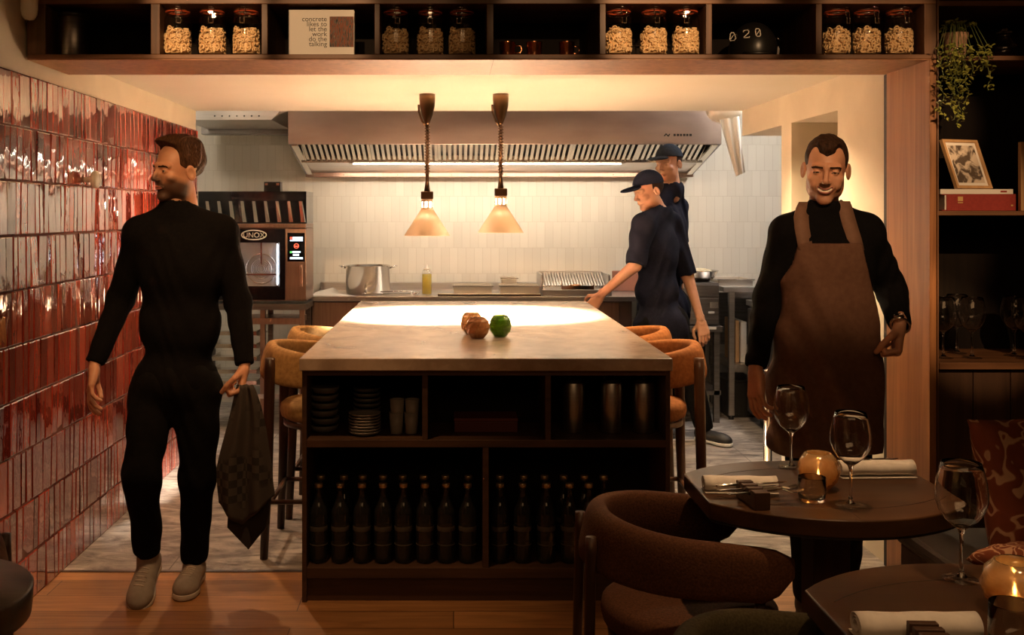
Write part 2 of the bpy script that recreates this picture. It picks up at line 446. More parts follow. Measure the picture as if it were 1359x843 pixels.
M_leaf = noise_mat('leaf', (.16, .18, .025), (.32, .32, .07), 20, .45)
M_stem = mat('stem', (.10, .13, .03), .7)
M_redbook = noise_mat('red_cloth', (.26, .020, .014), (.32, .03, .02), 80, .7)
M_gold = mat('gold_print', (.70, .45, .18), .4, .4)
M_ink = mat('ink', (.02, .015, .012), .7)
M_white = mat('white_plastic', (.72, .66, .56), .4)
M_ceramic = mat('stoneware', (.26, .23, .20), .5)
M_ceramic_d = mat('dark_stoneware', (.11, .10, .09), .5)
M_bluelid = mat('blue_plastic', (.02, .03, .08), .5)
M_oil = mat('yellow_oil', (.80, .62, .08), .2, **{'Transmission Weight': .4})
M_frame = wood('oak_frame', (.50, .29, .13), (.62, .38, .19), 2)
M_candle = mat('wax', (.9, .75, .5), .6)
def emit(name, col, st):
    m = mat(name, (0, 0, 0), .5); bsdf(m).inputs['Emission Color'].default_value = (*col, 1); bsdf(m).inputs['Emission Strength'].default_value = st
    return m
M_flame = emit('flame', (1, .55, .18), 60)
M_bulb = emit('bulb', (1, .72, .42), 30)
M_led = emit('led_tube', (1, .88, .68), 14)
M_scr = emit('screen_white', (.75, .85, 1.0), 2.2)
M_scr_r = emit('screen_red', (1.0, .12, .06), 1.6)
M_scr_g = emit('screen_green', (.15, .9, .15), 1.2)
def m_checks():
    m = mat('checked_cloth', (.1, .1, .1), .9)
    ch = N(m, 'ShaderNodeTexChecker', Scale=34.0); ch.inputs['Color1'].default_value = (.022, .018, .015, 1); ch.inputs['Color2'].default_value = (.062, .050, .042, 1)
    L(m, coords(m, (1, .02, 1)), ch.inputs['Vector'])
    g = N(m, 'ShaderNodeTexGradient'); L(m, coords(m), g.inputs[0])
    n = N(m, 'ShaderNodeTexNoise', Scale=5, Detail=2); L(m, coords(m), n.inputs['Vector'])
    mk = ramp(m, n.outputs['Fac'], [(.50, (0, 0, 0)), (.56, (1, 1, 1))])
    mx = N(m, 'ShaderNodeMix', data_type='RGBA'); L(m, mk, mx.inputs['Factor']); mx.inputs['A'].default_value = (.055, .044, .037, 1); L(m, ch.outputs['Color'], mx.inputs['B'])
    L(m, mx.outputs['Result'], bsdf(m).inputs['Base Color'])
    return m
M_check = m_checks()
def m_cushion():
    m = mat('maze_fabric', (.2, .05, .02), .9, spec=.2)
    n = N(m, 'ShaderNodeTexNoise', Scale=8.5, Detail=1.5, Distortion=.9); L(m, coords(m), n.inputs['Vector'])
    w = N(m, 'ShaderNodeMath', operation='MULTIPLY'); w.inputs[1].default_value = 6.0; L(m, n.outputs['Fac'], w.inputs[0])
    fr = N(m, 'ShaderNodeMath', operation='FRACT'); L(m, w.outputs[0], fr.inputs[0])
    L(m, ramp(m, fr.outputs[0], [(.0, (.14, .035, .013)), (.56, (.17, .042, .017)), (.66, (.42, .24, .14)), (.86, (.38, .21, .12)), (.92, (.14, .035, .013))]), bsdf(m).inputs['Base Color'])
    return m
M_cushion = m_cushion()
def m_print():
    m = mat('cover_print', (.1, .05, .03), .7)
    n = N(m, 'ShaderNodeTexNoise', Scale=12, Detail=8, Distortion=.8); L(m, coords(m, (14, 1, 2.2)), n.inputs['Vector'])
    L(m, ramp(m, n.outputs['Fac'], [(.36, (.02, .015, .012)), (.45, (.14, .12, .10)), (.50, (.26, .06, .02)), (.62, (.07, .07, .06)), (.75, (.40, .30, .22))]), bsdf(m).inputs['Base Color'])
    return m
M_print = m_print()
def m_art():
    m = mat('leaf_shadow_print', (.5, .4, .3), .6)
    n = N(m, 'ShaderNodeTexNoise', Scale=22, Detail=3, Distortion=1.2); L(m, coords(m), n.inputs['Vector'])
    L(m, ramp(m, n.outputs['Fac'], [(.46, (.10, .07, .05)), (.56, (.62, .52, .42))]), bsdf(m).inputs['Base Color'])
    return m
M_art = m_art()
# ------------------------------------------------------------------ the room
XL, XR = -1.64, 1.85          # tiled wall, right passage wall
DF, DB = 3.91, 4.33           # front and back of the shelving portal
DK = 6.52                     # where the low ceiling ends
DW = 8.10                     # kitchen back wall
def struct(mb, name, mats, **k):
    o = mb.build(name, mats, **k); o['kind'] = 'structure'; return o

struct(MB().box(XL-.3, 4.2, -3, 4.27, -.1, 0), 'floor', M_oak)
struct(MB().box(-3.2, 4.2, 4.27, DW+.2, -.1, 0), 'floor', M_stonefloor)
struct(MB().box(XL-.14, 4.2, -3, DF+.0, 2.95, 3.05), 'ceiling', M_darkroom)
struct(MB().box(XL-.14, 2.20, DB+.04, DK, 2.16, 2.34), 'ceiling', M_paint)
struct(MB().box(-3.2, 4.2, DK-.06, DW+.2, 2.72, 2.82), 'ceiling', M_paint)
struct(MB().box(-3.2, 4.2, DK-.06, DK, 2.34, 2.72), 'wall_lintel', M_paint)
struct(MB().box(XL-.14, XL-.012, -3, DK, 0, 2.95), 'wall_left', M_plaster)
struct(MB().box(XL-.16, 4.3, -3.1, -3.0, 0, 3.0), 'wall_back', M_darkroom)
struct(MB().box(4.2, 4.3, -3, DW, 0, 3.0), 'wall_right', M_darkroom)
struct(MB().box(XL, 4.2, DB+.02, DB+.04, 2.34, 2.95), 'wall_front', M_darkroom)
struct(MB().box(1.87, 4.2, DB+.02, DB+.05, 0, 2.34), 'wall_front', M_darkroom)
struct(MB().box(-3.3, 4.2, DW, DW+.12, 0, 2.75), 'wall_kitchen', M_cream)
struct(MB().box(-3.3, -3.2, DK-.06, DW, 0, 2.75), 'wall_kitchen_left', M_cream)
struct(MB().box(-3.2, XL-.14, DK-.12, DK-.06, 0, 2.75), 'wall_kitchen_front', M_cream)
# right passage wall: solid, doorway, pillar, opening
w = MB()
w.box(XR, XR+.32, 4.345, 4.90, 0, 2.16)
w.box(XR, XR+.32, 5.57, 5.74, 0, 2.16)
w.box(XR, XR+.32, 4.90, 5.57, 2.0, 2.16)
w.box(XR, XR+.32, 5.74, DK, 2.0, 2.16)
struct(w, 'wall_passage', M_plaster)
# grey wall seen through the doorway
struct(MB().box(XR+.75, XR+.80, 4.4, 5.62, 0, 2.6), 'wall_pantry', M_greywall)
struct(MB().box(XR+.32, XR+.75, 5.58, 5.62, 0, 2.6), 'wall_pantry_back', M_greywall)
struct(MB().box(XR+.32, XR+.80, 4.4, 5.62, 2.6, 2.65), 'ceiling', M_greywall)

# glazed tiles, one relief mesh: rows 20.6 cm high of narrow upright tiles of uneven width
def tile_wall():
    vs = []; fs = []; sh = []
    x = XL
    for r in range(10):
        z1 = 2.034 - .2058 * r; z0 = max(z1 - .2035, .002)
        if z1 < .02: break
        y = 1.1 + rng.uniform(0, .08)
        while y < DK - .001:
            wd = rng.choice([.045, .058, .07, .085, .1], p=[.34, .28, .2, .12, .06]); y1 = min(y + wd, DK)
            dz = rng.uniform(-.003, .003)
            t1, t2 = rng.normal(0, .0009), rng.normal(0, .0013); b = rng.uniform(.004, .0065); g = .0012; e = .0028
            n = len(vs); a0, a1, c0, c1 = y + g, y1 - g, z0 + g + dz * 0, z1 - g
            vs += [(x - .006, a0, c0), (x - .006, a1, c0), (x - .006, a1, c1), (x - .006, a0, c1)]
            # pillowed face: a ring at the bevel and a raised centre quad
            vs += [(x - .006 + b + t1 + t2 - .0015, a0 + e*.4, c0 + e*.4), (x - .006 + b - t1 + t2 - .0015, a1 - e*.4, c0 + e*.4), (x - .006 + b - t1 - t2 - .0015, a1 - e*.4, c1 - e*.4), (x - .006 + b + t1 - t2 - .0015, a0 + e*.4, c1 - e*.4)]
            vs += [(x - .006 + b + t1 + t2, a0 + e*1.6, c0 + e*1.8), (x - .006 + b - t1 + t2, a1 - e*1.6, c0 + e*1.8), (x - .006 + b - t1 - t2, a1 - e*1.6, c1 - e*1.8), (x - .006 + b + t1 - t2, a0 + e*1.6, c1 - e*1.8)]
            for k in range(4):
                j = (k + 1) % 4
                fs.append((n + k, n + j, n + 4 + j, n + 4 + k)); fs.append((n + 4 + k, n + 4 + j, n + 8 + j, n + 8 + k))
            fs.append((n + 8, n + 9, n + 10, n + 11))
            sh += [rng.uniform(-.15, .75)] * 12
            y = y1
    me = bpy.data.meshes.new('wall_left_tiles'); me.from_pydata(vs, [], fs)
    at = me.attributes.new('shade', 'FLOAT', 'POINT'); at.data.foreach_set('value', np.array(sh, np.float32))
    import bmesh
    bm = bmesh.new(); bm.from_mesh(me); bmesh.ops.recalc_face_normals(bm, faces=bm.faces)
    # make sure the faces look into the room (+x)
    me.update(); bm.to_mesh(me); bm.free()
    ar = np.zeros(len(me.polygons) * 3); me.polygons.foreach_get('normal', ar); ar = ar.reshape(-1, 3)
    if (ar[:, 0] * (np.abs(ar[:, 0]) > .9)).sum() < 0: me.flip_normals()
    o = link_mesh('wall_left_tiles', me, None, [M_red]); o['kind'] = 'structure'
    struct(MB().box(XL-.012, XL-.004, 1.1, DK, 0, 2.034), 'wall_left_grout', M_grout)
tile_wall()
struct(MB().box(XL, XR, 4.255, 4.275, 0, .004), 'trim_1', M_steel_d)

# wall lamp and round knob on the left wall
p = P(42, 8, 3.78)
t = thing('wall_lamp', 'white rounded cylindrical lamp on the left wall beside the overhead shelf', 'lamp', (-1.585, 3.80, p.z))
MB().lathe([(.0, -.05), (.018, -.046), (.028, -.03), (.031, -.01), (.031, .16), (.028, .17), (0, .172)], (-1.585, 3.80, p.z), 24).build('lamp_body', M_white, t)
MB().tube([(-1.652, 3.80, p.z+.08), (-1.612, 3.80, p.z+.08)], .012).build('wall_bracket', M_bronze, t)
t = thing('coat_peg', 'round cream wooden peg on the glossy red tiled wall', 'peg', (XL, 4.52, 1.652))
Mx = Matrix.Rotation(PI/2, 3, 'Y')
MB().lathe([(0, 0), (.013, 0), (.012, .03), (.02, .034), (.036, .037), (.040, .046), (.038, .058), (.028, .064), (0, .066)], (XL, 4.52, 1.652), 28, M=Mx).build('peg_disc', M_white, t)

# ------------------------------------------------------------------ overhead shelf and portal
z2 = lambda y: EYE - (y - VY) * DF / F
x2 = lambda x: (x - VX) * DF / F
SB, ST = z2(72), z2(5)        # shelf board top, upper rail underside
t = thing('overhead_shelf', 'long dark walnut open shelf with eight bays spanning above the kitchen opening', 'shelf', (0.1, 4.1, 2.1))
MB().box(XL-.0, 1.856, DF, DB, z2(78), SB).build('bottom_board', M_walnut_h, t, bevel=.002)
MB().box(XL-.0, 1.856, DF, DB, ST, ST+.022).build('top_board', M_walnut_h, t, bevel=.002)
for n_, (a, b) in enumerate([(36, 60), (200, 212), (347, 355), (497, 504), (646, 655), (796, 804), (937, 945), (1083, 1091), (1227, 1240)]):
    MB().box(x2(a) if a != 36 else XL, x2(b) if a != 1227 else 1.856, DF+.001, DB, SB, ST).build('divider', M_walnut if n_ else M_walnut, t, bevel=.0015)
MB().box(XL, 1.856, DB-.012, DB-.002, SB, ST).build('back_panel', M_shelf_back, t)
MB().box(XL, 1.856, DF+.004, DB, z2(78)-.004, z2(78)).build('underside_veneer', M_jamb, t)
MB().box(x2(655)-.001, x2(655)+.001, DF+.003, DB, z2(78)-.0052, z2(78)-.003).build('veneer_joint', M_groove, t)
MB().box(XL, 1.856, DF, DB, ST+.022, 2.72).build('upper_panel', M_walnut, t)
t = thing('portal_post', 'tall walnut side panel of the kitchen opening, from floor to overhead shelf', 'post', (1.84, 4.1, 0))
MB().box(1.83, 1.856, DF, DB-.03, 0, z2(78)-.004).build('post_board', M_jamb, t, bevel=.0015)
MB().box(1.838, 1.856, DB-.03, DB+.015, 0, z2(78)-.004).build('shadow_gap', M_groove, t)

# ------------------------------------------------------------------ jars
def jar_proto():
    t = thing('storage_jar', 'x', 'jar', (0, 0, 0))
    g = [(0, .001), (.040, .001), (.048, .006), (.051, .016), (.051, .125), (.047, .140), (.040, .148), (.040, .156), (.0375, .156), (.0375, .147), (.0445, .138), (.0485, .124), (.0485, .016), (.044, .008), (0, .006)]
    MB().lathe(g, n=32).build('jar_body', M_jarglass, t)
    MB().lathe([(0, .166), (.030, .166), (.036, .163), (.043, .161), (.043, .1585), (0, .1585)], n=32).build('lid', M_jarglass, t)
    MB().lathe([(.0375, .1562), (.0445, .1562), (.0455, .1572), (.0445, .1585), (.0375, .1585)], n=32, closed=True).build('rubber_seal', M_rubber, t)
    m = MB()
    ring = [(.043*math.cos(a), .043*math.sin(a), .150) for a in np.linspace(0, 2*PI, 28, endpoint=False)]
    m.tube(ring, .0011, 6, closed=True)
    ring = [(.044*math.cos(a), .044*math.sin(a), .163) for a in np.linspace(0, 2*PI, 28, endpoint=False)]
    m.tube(ring, .0011, 6, closed=True)
    for s in (-1, 1):
        m.tube([(s*.011, -.046, .170), (s*.011, -.050, .152), (s*.009, -.050, .138)], .0014, 6)
        m.tube([(s*.008, -.052, .148), (s*.008, -.053, .112)], .0014, 6)
    m.tube([(-.011, -.046, .170), (.011, -.046, .170)], .0014, 6); m.tube([(-.008, -.053, .112), (.008, -.053, .112)], .0014, 6)
    m.box(-.006, .006, -.054, -.050, .146, .152); m.box(-.005, .005, .040, .048, .148, .168)
    m.build('wire_clasp', M_chrome, t)
    # pasta: rings and little tubes heaped in the jar
    m = MB(); r = random.Random(3)
    for i in range(190):
        a = r.uniform(0, 2*PI); z = r.uniform(.012, .088 + .008*math.sin(2*a)); rr = .0445 if i % 3 else r.uniform(.0, .038)
        if i % 3 == 0: z = .086 + r.uniform(-.006, .008)
        c = Vector((rr*math.cos(a), rr*math.sin(a), z)); R = Euler((r.uniform(0, 6), r.uniform(0, 6), r.uniform(0, 6))).to_matrix()
        q = []
        for k in range(7):
            b = k / 6 * 1.55 * PI
            pt = R @ Vector((.0085*math.cos(b), .0085*math.sin(b), 0)) + c
            h = math.hypot(pt.x, pt.y)
            if h > .0475: pt.x *= .0475/h; pt.y *= .0475/h
            pt.z = max(pt.z, .0105)
            q.append(pt)
        m.tube(q, .0028, 5)
    m.lathe([(0, .009), (.034, .009), (.038, .02), (.038, .076), (.03, .08), (0, .08)], n=20)
    o = m.build('pasta', M_pasta, t); o['kind'] = 'stuff'
    for c_ in t.children: c_.data.transform(Matrix.Diagonal((1.05, 1.05, 1.09, 1)))
    return t
jp = jar_proto()
first = True
bays = [('second', [236, 282, 327], 3.972), ('fourth', [525, 571, 613], 3.985), ('sixth', [821, 867.5, 910], 3.972), ('eighth', [1110, 1150, 1193], 3.975)]
pos3 = ['left', 'middle', 'right']
for bi, (bn, xs, d) in enumerate(bays):
    for k, px in enumerate(xs):
        loc = ((px - VX) * d / F, d, SB + .001)
        lab = f'glass jar of pasta, {pos3[k]} of three in the {bn} bay of the overhead shelf'
        rz = [.3, .12, -.1][k] - [0, .1, .05, -.25][bi]
        if first: jp.location = loc; jp.rotation_euler[2] = rz; jp['label'] = lab; jp['group'] = 'pasta jars on the overhead shelf'; first = False
        else: dup(jp, loc, rz, lab, 'pasta jars on the overhead shelf')

# canister in the first bay
t = thing('canister', 'dark metal canister with flat lid in the first bay of the overhead shelf', 'canister', ((98-VX)*3.985/F, 3.985, SB+.001))
c = t.location
MB().lathe([(0, 0), (.056, 0), (.058, .004), (.058, .150), (.056, .153), (0, .153)], c, 36).build('canister_body', M_steel_d, t)
MB().lathe([(0, .1535), (.0595, .1535), (.0595, .166), (.055, .169), (0, .170)], c, 36).build('lid', M_black, t)

# book facing out in the third bay
d = 3.935; a = P(383, 71, d); b = P(470, 11, d); z0 = SB + .001
t = thing('hardcover_book', 'cream hardcover book standing face out in the third bay of the overhead shelf', 'book', ((a.x+b.x)/2, d, z0))
bh = b.z - a.z
MB().box(a.x, b.x, d, d+.003, z0, z0+bh).box(a.x, b.x, d+.028, d+.031, z0, z0+bh).box(a.x, a.x+.003, d, d+.031, z0, z0+bh).build('cover', M_paper, t, bevel=.001)
MB().box(a.x+.004, b.x-.004, d+.0031, d+.0279, z0+.003, z0+bh-.003).build('pages', M_linen, t)
pr = P(437.5, 62.5, d); pr2 = P(469.5, 22, d)
MB().box(pr.x, pr2.x, d-.0008, d-.0001, pr.z, pr2.z).build('cover_photo', M_print, t)
Mt = Matrix.Translation((P(434, 0, d).x, d-.0002, P(0, 28.2, d).z)) @ Matrix.Rotation(PI/2, 4, 'X')
text_mesh('concrete\nlikes to\nlet the\nwork\ndo the\ntalking', .0268, Mt, M_ink, 'cover_title', t, .0003, 'RIGHT', .72)

# copper cups in the fifth bay
m_ = None
for k, px in enumerate([673.5, 709, 752]):
    loc = Vector(((px-VX)*3.97/F, 3.97, SB+.001)); lab = f'small copper cup on the overhead shelf, {pos3[k]} one of three'
    if m_ is None:
        m_ = thing('copper_cup', lab, 'cup', loc, 0, 'copper cups on the overhead shelf')
        MB().lathe([(0, 0), (.027, 0), (.029, .003), (.031, .052), (.0325, .054), (.031, .055), (.0295, .052), (.0275, .005), (0, .004)], loc, 28).build('cup_body', M_copper, m_)
        MB().tube([(loc.x+.03, loc.y, loc.z+.042), (loc.x+.052, loc.y, loc.z+.040), (loc.x+.056, loc.y, loc.z+.026), (loc.x+.050, loc.y, loc.z+.014), (loc.x+.029, loc.y, loc.z+.012)], .003, 8).build('handle', M_copper, m_)
    else: dup(m_, loc, [0, 1.2, .4][k], lab)
# black teapot-like pot reading 020
d = 4.05; c = Vector((P(999, 70, d).x, d, SB+.001))
t = thing('black_helmet', 'black rounded helmet marked 020 in white in the seventh bay of the overhead shelf', 'helmet', c)
def hel(p):
    q = p - np.array(c, np.float32)
    o = ell(q, (0, 0, .035), (.092, .115, .112)); i = ell(q, (0, 0, .03), (.084, .107, .104))
    s = smax(o, -i, .004)
    s = smax(s, -(q[:, 2] - .001), .002)
    return s
v, f = iso(hel, (c.x-.1, c.y-.12, c.z-.005), (c.x+.1, c.y+.12, c.z+.155), .004)
np_mesh('shell', [(v, f)], [M_black], t)
m = MB(); m.tube([(c.x-.06, c.y-.085, c.z+.012), (c.x-.03, c.y-.112, c.z+.008), (c.x+.02, c.y-.118, c.z+.008), (c.x+.06, c.y-.088, c.z+.012)], .006, 8)
m.build('front_edge', M_black, t)
m = MB(); m.tube([(c.x+.085, c.y-.03, c.z+.085), (c.x+.095, c.y-.03, c.z+.075), (c.x+.098, c.y-.028, c.z+.068)], .0035, 8); m.build('strap_buckle', M_chrome, t)
m = MB(); m.prism([(0, 0), (.02, .045), (.026, .035), (.022, 0)], -.01, .004, Matrix.Translation((c.x+.066, c.y-.045, c.z)) @ Matrix.Rotation(PI/2, 4, 'X')); m.build('strap', M_steel_d, t)
# digits, built as strokes following the shell
def digit(cx, cz, kind, mb):
    w, h, r = .0085, .0175, .0022
    def at(u, v):
        x = cx + u + v*.06; z = cz + v
        e = 1 - ((x)/.092)**2 - ((z - .035)/.112)**2
        y = -.115*math.sqrt(max(e, .02)) - .0006
        return Vector((c.x + x, c.y + y, c.z + z))
    if kind == '0':
        pts = [(-w, -h*.6), (-w, h*.6), (-w*.55, h*.95), (w*.55, h*.95), (w, h*.6), (w, -h*.6), (w*.55, -h*.95), (-w*.55, -h*.95)]
        mb.tube([at(*q) for q in pts], r, 6, closed=True)
        mb.tube([at(-w*.6, -h*.5), at(0, 0), at(w*.6, h*.5)], r*.7, 6)
    else:
        pts = [(-w, h*.5), (-w*.7, h*.9), (w*.7, h*.9), (w, h*.5), (w*.8, h*.1), (-w, -h*.75), (-w, -h*.95), (0, -h*.95), (w, -h*.95), (w, -h*.75)]
        mb.tube([at(*q) for q in pts], r, 6)
zc = P(0, 49, d).z - c.z
M_wp = mat('white_paint', (.80, .74, .64), .5)
for k, (px, kd) in enumerate([(979.5, '0'), (992.5, '2'), (1006, '0')]):
    m = MB(); digit((px-VX)*(d-.1)/F - c.x, zc - .003 + k*.0015, kd, m); m.build('digit', M_wp, t)

# ------------------------------------------------------------------ tall bookcase on the right
t = thing('bookcase', 'dark walnut bookcase to the right of the kitchen opening', 'bookcase', (2.4, 4.1, 0))
BX0, BX1 = 1.858, 3.6
MB().box(BX0, BX0+.006, DF-.002, DB-.02, 0, 2.72).build('side_panel', M_walnut, t)
for (y0, y1) in ((74, 80), (280, 286)):
    MB().box(BX0+.006, BX1, DF, DB-.02, z2(y1), z2(y0)).build('shelf', M_walnut_h, t, bevel=.0015)
MB().box(BX0+.006, BX1, DF-.01, DB-.02, z2(490), z2(481)).build('shelf', M_walnut_h, t, bevel=.0015)
MB().box(BX0+.006, BX1, DF, DB-.02, 2.30, 2.32).build('shelf', M_walnut_h, t)
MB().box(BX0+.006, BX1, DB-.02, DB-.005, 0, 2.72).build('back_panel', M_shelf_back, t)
m = MB()
for k in range(12):
    m.box(BX0+.006+k*.145, BX0+.006+k*.145+.142, DF+.02, DF+.035, 0, z2(490)-.002)
m.build('lower_panel', M_walnut_dark, t, bevel=.002)
SH1, SH2, SH3 = z2(74)+.001, z2(280)+.001, z2(481)+.001

# books and picture frame
d = 4.02
a = P(1250, 279, d); b = P(1348, 256, d)
t = thing('red_book', 'thick red cloth book lying under the cream book on the middle shelf', 'book', ((a.x+b.x)/2, d+.1, SH2))
hh = .066
MB().box(a.x+.012, b.x-.003, d+.002, d+.178, SH2+.004, SH2+hh-.004).build('pages', M_linen, t)
m = MB(); m.box(a.x+.0, b.x, d, d+.18, SH2, SH2+.0035); m.box(a.x, b.x, d, d+.18, SH2+hh-.0035, SH2+hh); m.box(a.x+.018, b.x, d-.002, d+.002, SH2, SH2+hh); m.build('cover', M_redbook, t, bevel=.001)
m = MB(); m.box(a.x+.062, a.x+.082, d-.0032, d-.002, SH2+.030, SH2+.034).box(a.x+.062, a.x+.082, d-.0032, d-.002, SH2+.038, SH2+.056).box(b.x-.02, b.x-.012, d-.0032, d-.002, SH2+.018, SH2+.024); m.build('gold_lettering', M_gold, t)
t = thing('cream_book', 'thin cream paperback book lying on the red book', 'book', ((a.x+b.x)/2, d+.1, SH2+hh))
z0 = SH2 + hh + .0005
MB().box(a.x-.004, b.x-.012, d+.004, d+.17, z0+.0015, z0+.0175).build('pages', M_linen, t)
m = MB(); m.box(a.x-.006, b.x-.010, d+.002, d+.172, z0, z0+.0015).box(a.x-.006, b.x-.010, d+.002, d+.172, z0+.0175, z0+.019).box(a.x-.006, b.x-.010, d+.0005, d+.002, z0, z0+.019); m.build('cover', M_paper, t)
m = MB(); m.box(b.x-.06, b.x-.035, d-.0008, d+.0005, z0+.006, z0+.013); m.build('spine_print', M_redbook, t)
zf = z0 + .0195
t = thing('picture_frame', 'oak picture frame with a leaf shadow print leaning on top of the books', 'frame', (P(1290, 248, d).x, d+.08, zf))
def fr(u, v): # u across, v up: leaning back and sheared slightly by its turn
    o = Vector(P(1269, 248, 4.03)); ux = Vector((.168, .055, 0)).normalized(); up = Vector((-.22, .20, 1)).normalized()
    return Vector((o.x, o.y, zf + .002)) + ux*u + up*v
W_, H_ = .178, .205
nrm = (fr(1, 0)-fr(0, 0)).cross(fr(0, 1)-fr(0, 0)).normalized()
def slab(mb, u0, u1, v0, v1, n0, n1):
    q = [fr(u, v) + nrm*n for n in (n0, n1) for v in (v0, v1) for u in (u0, u1)]
    mb.add(q, [(0, 2, 3, 1), (4, 5, 7, 6), (0, 1, 5, 4), (2, 6, 7, 3), (0, 4, 6, 2), (1, 3, 7, 5)])
m = MB(); fw = .011
slab(m, 0, fw, 0, H_, -.008, .008); slab(m, W_-fw, W_, 0, H_, -.008, .008); slab(m, fw, W_-fw, 0, fw, -.008, .008); slab(m, fw, W_-fw, H_-fw, H_, -.008, .008)
m.build('frame', M_frame, t)
m = MB(); slab(m, fw, W_-fw, fw, H_-fw, -.003, 0.0); m.build('mount', M_paper, t)
m = MB(); slab(m, fw+.012, W_-fw-.012, fw+.014, H_-fw-.012, -.0042, -.0032) if nrm.y > 0 else slab(m, fw+.012, W_-fw-.012, fw+.014, H_-fw-.012, .0002, .0012); m.build('print', M_art, t)
t = thing('picture_frame', 'edge of an upright oak frame at the right border of the middle shelf', 'frame', (2.24, 4.02, SH2))
a = P(1355, 280, 3.99)
m = MB(); x0 = a.x; z0 = SH2; x1 = a.x+.20; z1 = SH2+.27
for q in ((x0, x0+.014, z0, z1), (x1-.014, x1, z0, z1), (x0+.014, x1-.014, z0, z0+.014), (x0+.014, x1-.014, z1-.014, z1)): m.box(q[0], q[1], 3.99, 4.01, q[2], q[3])
m.build('frame', M_frame, t)
MB().box(x0+.014, x1-.014, 4.0, 4.006, z0+.014, z1-.014).build('mount', M_paper, t)
# round clear jar on the top shelf
c = Vector((P(1333, 50, 3.985).x, 3.985, SH1))
t = thing('glass_jar', 'round clear glass jar on the top shelf beside the hanging plant', 'jar', c)
MB().lathe([(0, .001), (.03, .001), (.045, .012), (.052, .035), (.045, .060), (.03, .075), (.025, .088), (.028, .095), (.026, .095), (.0225, .088), (.027, .074), (.042, .058), (.049, .035), (.042, .014), (.028, .004), (0, .004)], c, 28).build('jar_body', M_glass, t)
MB().lathe([(0, .096), (.028, .096), (.028, .102), (.012, .106), (.010, .116), (0, .118)], c, 20).build('lid', M_glass, t)

# trailing plant
c = Vector((P(1267, 70, 3.975).x, 3.975, SH1))
t = thing('trailing_plant', 'trailing green plant in a small clay pot hanging over the top shelf', 'plant', c)
MB().lathe([(0, 0), (.038, 0), (.044, .07), (.048, .072), (.050, .095), (.044, .095), (.040, .075), (0, .072)], c, 28).build('pot', M_terracotta, t)
MB().lathe([(0, .074), (.039, .074), (.03, .082), (0, .086)], c, 20).build('soil', M_groove, t)
lf = MB(); st = MB(); r = random.Random(5)
def leafy(cx, cy, cz, s):
    R = Euler((r.uniform(-.9, .9), r.uniform(-.9, .9), r.uniform(0, 6.28))).to_matrix()
    pts = [(0, 0, 0), (s*.45, s*.35, .15*s), (s, s*.30, .1*s), (s*1.35, 0, -.1*s), (s, -s*.30, .1*s), (s*.45, -s*.35, .15*s), (s*.7, 0, -.08*s)]
    vs = [R @ Vector(q) + Vector((cx, cy, cz)) for q in pts]
    lf.add(vs, [(0, 1, 6), (1, 2, 6), (2, 3, 6), (3, 4, 6), (4, 5, 6), (5, 0, 6)], True)
strands = [(1250, 158, 3.86), (1258, 118, 3.85), (1264, 160, 3.85), (1270, 165, 3.84), (1276, 150, 3.85), (1283, 140, 3.86), (1290, 100, 3.87), (1303, 92, 3.86), (1313, 120, 3.87), (1308, 88, 3.85), (1247, 90, 3.86), (1262, 85, 3.83), (1268, 130, 3.86), (1278, 95, 3.84)]
for (ex, ey, ed) in strands:
    e = P(ex, ey, ed); s0 = c + Vector((r.uniform(-.02, .02), r.uniform(-.02, .02), .085))
    edge = Vector((e.x + r.uniform(-.01, .01), ed + .01, SH1 + .028))
    pts = [s0, c.lerp(edge, .6) + Vector((0, 0, .11)), edge]
    n = max(2, int((edge.z - e.z) / .012))
    for k in range(1, n+1):
        f_ = k / n; q = edge.lerp(e, f_) + Vector((.008*math.sin(k*.9+ex), .005*math.cos(k*.7+ex), 0)); pts.append(q)
    st.tube(pts, .0014, 5)
    for q in pts[1:]:
        for _ in range(2):
            leafy(q.x + r.uniform(-.01, .01), q.y - .003 + r.uniform(-.01, .005), q.z + r.uniform(-.006, .006), r.uniform(.011, .018))
for k in range(70):
    a = r.uniform(0, 6.28); q = r.uniform(.0, .065); leafy(c.x + q*math.cos(a), c.y + q*math.sin(a)*.8, c.z + .085 + r.uniform(0, .05), r.uniform(.01, .016))
st.build('stems', M_stem, t); o = lf.build('leaves', M_leaf, t, fix=False); 

# ------------------------------------------------------------------ wine glasses
def wineglass(label, loc, group, h=.24, parts=True):
    t = thing('wine_glass', label, 'glass', loc, 0, group); s = h / .24
    pf = [(0, .003), (.010, .0035), (.028, .0018), (.037, .0008), (.0375, .0022), (.028, .0042), (.012, .007), (.0055, .014), (.0042, .03), (.0038, .07), (.0042, .092), (.007, .102)]
    bowl = [(.016, .110), (.032, .124), (.044, .142), (.0505, .162), (.0510, .180), (.0475, .205), (.0425, .226), (.0385, .240)]
    inn = [(r_-.0011, z_) for r_, z_ in bowl][::-1]
    inn = [(.0378, .2405)] + inn + [(.009, .1075), (0, .105)]
    foot = [(0, .0008), (.037, .0008), (.0375, .0022), (.028, .0042), (.012, .007), (.0055, .0139), (0, .0139)]
    MB().lathe([(a*s, b*s) for a, b in foot], n=40).build('foot', M_foot, t, local=True)
    MB().lathe([(0, .014*s), (.0054*s, .014*s)] + [(a*s, b*s) for a, b in pf[6:]] + [(.009*s, .1045*s), (0, .1045*s)], n=20).build('stem', M_glass, t, local=True)
    MB().lathe([(.0095*s, .105*s)] + [(a*s, b*s) for a, b in bowl + inn[:-2]] + [(.009*s, .1075*s)], n=44, closed=True).build('bowl', M_glass, t, local=True)
    return t
T1 = .751
wg = wineglass('stemmed wine glass at the back left of the far dining table', P(1050, 0, 3.0).xy.to_3d() + Vector((0, 0, T1)), 'wine glasses on the dining tables')
